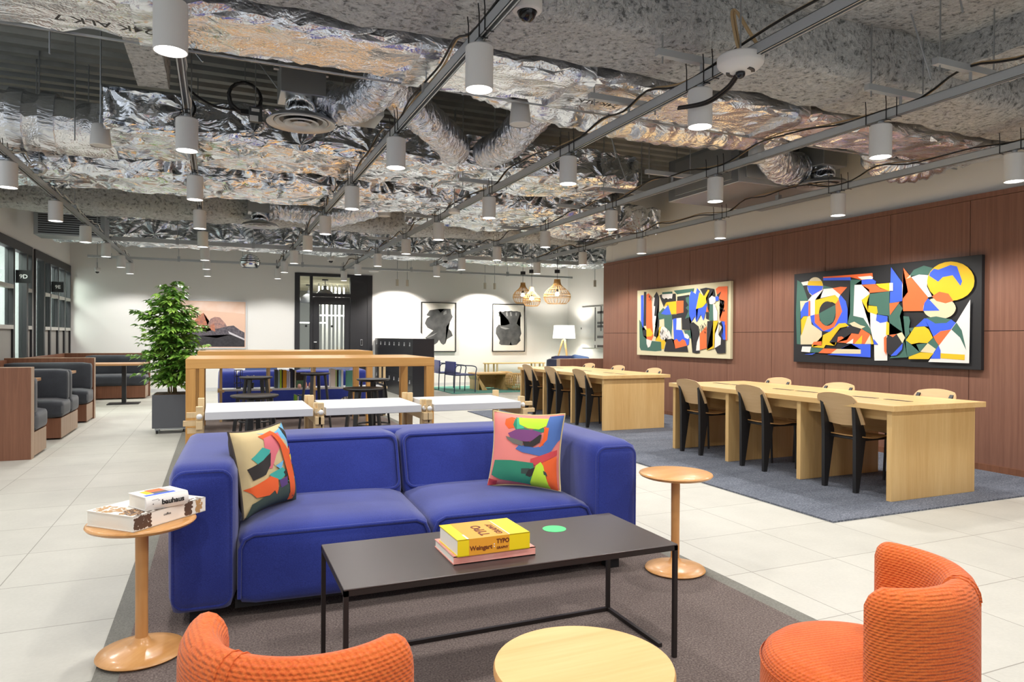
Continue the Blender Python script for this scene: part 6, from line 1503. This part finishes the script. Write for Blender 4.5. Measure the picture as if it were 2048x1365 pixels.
t = thing('wall_bench', 'long low pale wooden bench along the lounge back wall', 'bench', (6.45, 16.7, .014))
g = G(); g.box(0, 1.7, 0, .28, .56, .585, .002); g.obj('bench_top', M_oaktop, t)
g = G()
for x in (.05, .3, 1.4, 1.65):
    g.box(x - .018, x + .018, .0, .036, 0, .6); g.box(x - .018, x + .018, .24, .276, 0, .6)
g.obj('legs', M_birch, t, smooth=False)
for ch_ in list(t.children):
    if ch_.name.startswith('legs'):
        bpy.data.objects.remove(ch_)
for x in (.05, .3, 1.4, 1.65):
    for y in (.018, .258):
        g = G(); g.box(x - .018, x + .018, y - .018, y + .018, 0, .56); g.obj('leg', M_birch, t, smooth=False)
t = thing('navy_armchair', 'navy upholstered armchair half hidden behind the back desk', 'armchair', (8.05, 14.9, .014))
g = G(); cushion_box(g, -.45, .45, -.42, .42, .10, .42, .06, (.01, .01, .01), 6); g.obj('seat', M_navy, t, ang=60)
for s in (-1, 1):
    g = G(); cushion_box(g, s * .46 - .10, s * .46 + .10, -.45, .45, .06, .735, .06, (.01, .01, .01), 6); g.obj('armrest', M_navy, t, ang=60)
g = G(); cushion_box(g, -.42, .42, .28, .48, .1, .80, .06, (.01, .01, .01), 6); g.obj('backrest', M_navy, t, ang=60)
for x in (-.4, .4):
    for y in (-.38, .38):
        g = G(); g.cyl((x, y, 0), (x, y, .08), .02, n=8); g.obj('foot', M_dark, t)
g = G(); cushion_box(g, -.25, .25, -.07, .07, -.21, .21, .05, (.0, .04, .0), 8); o = g.obj('steel_blue_cushion', M_navycush, ang=70); o.location = (8.22, 14.86, .63); o.rotation_euler = (-.3, .15, .15)
tag(o, 'steel blue cushion standing on the navy armchair', 'cushion')
t = thing('floor_lamp', 'wooden tripod floor lamp with a white drum shade in the far corner', 'floor lamp', (8.45, 16.2, 0))
for k in range(3):
    a = 2 * PI * k / 3 + .5; g = G(); g.tube([(.36 * math.cos(a), .36 * math.sin(a), 0), (.035 * math.cos(a), .035 * math.sin(a), 1.22)], [.017, .022], 8); g.obj('leg', M_oaktop, t)
g = G(); g.cyl((0, 0, 1.18), (0, 0, 1.36), .014, n=8); g.cyl((0, 0, 1.2), (0, 0, 1.23), .05, n=12); g.obj('hub', M_oaktop, t)
g = G(); g.rings([[(r * math.cos(a), r * math.sin(a), z) for a in [2 * PI * i / 40 for i in range(40)]] for r, z in ((.30, 1.255), (.27, 1.60))], cap=False); g.obj('lamp_shade', emit('shade_glow', (1, .96, .9, 1), 1.3), t)
l = bpy.data.lights.new('floor_lamp_bulb', 'POINT'); l.energy = 30; l.color = (1, .93, .82); l.shadow_soft_size = .05
o = bpy.data.objects.new('floor_lamp_bulb', l); C.objects.link(o); o.location = (8.45, 16.2, 1.45)
t = thing('low_divider', 'low wooden panelled divider beside the mahogany wall end', 'divider', (5.98, 11.62, 0))
g = G(); g.box(0, 3.0, 0, .14, 0, .868); g.obj('board', M_wal, t, smooth=False)
g = G(); g.box(-.004, 0, 0, .14, 0, .868); g.box(0, 3.0, 0, .14, .868, .872); g.obj('edge_band', M_boothlite, t, smooth=False)

# ------------------------------------------------------------------ rattan pendants
def rattan(label, loc, R, H, zc):
    t = thing('rattan_pendant', label, 'pendant lamp', loc, group='rattan pendant lamps')
    prof = [(.70, 0), (.88, .09), (.98, .20), (1.0, .30), (.95, .42), (.80, .54), (.58, .64), (.40, .72), (.29, .80), (.24, .90), (.22, 1.0)]
    g = G(); N = 22
    for k in range(N):
        a = 2 * PI * k / N
        g.tube([(R * r * math.cos(a + .25 * z), R * r * math.sin(a + .25 * z), H * z) for r, z in prof], .0032, 4)
        g.tube([(R * r * math.cos(a - .25 * z), R * r * math.sin(a - .25 * z), H * z) for r, z in prof], .0028, 4)
    sh = g.obj('woven_shade', M_rattan, t)
    g = G()
    for r, z in ((.70, 0), (1.0, .28), (.97, .40), (.66, .60), (.30, .79), (.22, 1.0)):
        g.tube([(R * r * math.cos(a), R * r * math.sin(a), H * z) for a in [2 * PI * i / 36 for i in range(36)]], .006, 5, closed=True)
    g.lathe([(R * .29, H * .80), (R * .22, H)], 20, cap=False)
    g.obj('hoop', M_rattan, sh)
    g = G(); g.ball((0, 0, H * .40), .045, 14); g.obj('bulb', emit('bulb_glow_%d' % int(R * 1000), (1, .88, .66, 1), 14.0), t)
    g = G(); g.cyl((0, 0, H * .45), (0, 0, H * .60), .02, n=10); g.obj('socket', M_black, t)
    g = G(); g.cyl((0, 0, H * .5), (0, 0, zc - loc[2]), .004, n=5); g.obj('cord', M_black, t)
    g = G(); g.cyl((0, 0, zc - loc[2] - .07), (0, 0, zc - loc[2]), .055, n=16); g.cyl((0, 0, zc - loc[2]), (0, 0, ZD - loc[2]), .005, n=5); g.obj('ceiling_cap', M_black, t)
    l = bpy.data.lights.new('bulb_light', 'POINT'); l.energy = 9; l.color = (1, .82, .55); l.shadow_soft_size = .04
    o = bpy.data.objects.new('bulb_light', l); C.objects.link(o); o.location = (loc[0], loc[1], loc[2] + H * .40)
    return t
rattan('largest rattan pendant lamp, right of the three over the far lounge', (6.37, 12.53, 1.97), .275, .49, 2.66)
rattan('rattan pendant lamp, left of the three over the far lounge', (6.15, 13.75, 2.03), .22, .44, 2.72)
rattan('smallest rattan pendant lamp, lowest of the three over the far lounge', (5.90, 12.75, 1.92), .18, .38, 2.66)
# ------------------------------------------------------------------ light of the world, camera
w = bpy.data.worlds.new('World'); sc.world = w; w.use_nodes = True
bg = w.node_tree.nodes['Background']; bg.inputs['Color'].default_value = (0.93, 0.96, 1.0, 1); bg.inputs['Strength'].default_value = WORLD
cam = bpy.data.cameras.new('camera'); cam.sensor_width = 36; cam.lens = 1374.0 / 2048 * 36; cam.clip_end = 100
co = bpy.data.objects.new('camera', cam); C.objects.link(co)
yaw, pitch, roll = [math.radians(v) for v in (23.214, .3234, -.3394)]
f = Vector((math.sin(yaw) * math.cos(pitch), math.cos(yaw) * math.cos(pitch), -math.sin(pitch)))
r = Vector((math.cos(yaw), -math.sin(yaw), 0)); dn = f.cross(r)
r2 = math.cos(roll) * r + math.sin(roll) * dn; d2 = -math.sin(roll) * r + math.cos(roll) * dn
Mx = Matrix.Identity(4)
for i in range(3): Mx[i][0], Mx[i][1], Mx[i][2] = r2[i], -d2[i], -f[i]
Mx[2][3] = 1.28
co.matrix_world = Mx
sc.camera = co
sc.view_settings.view_transform = 'Standard'; sc.view_settings.look = 'None'
sc.view_settings.gamma = 1.0; sc.view_settings.use_curve_mapping = False
sc.view_settings.exposure = EXPO
sc.cycles.use_denoising = True
sc.cycles.max_bounces = 7; sc.cycles.diffuse_bounces = 4; sc.cycles.glossy_bounces = 4; sc.cycles.transmission_bounces = 4; sc.cycles.transparent_max_bounces = 8
sc.cycles.caustics_reflective = False; sc.cycles.caustics_refractive = False
sc.cycles.sample_clamp_indirect = 4.0
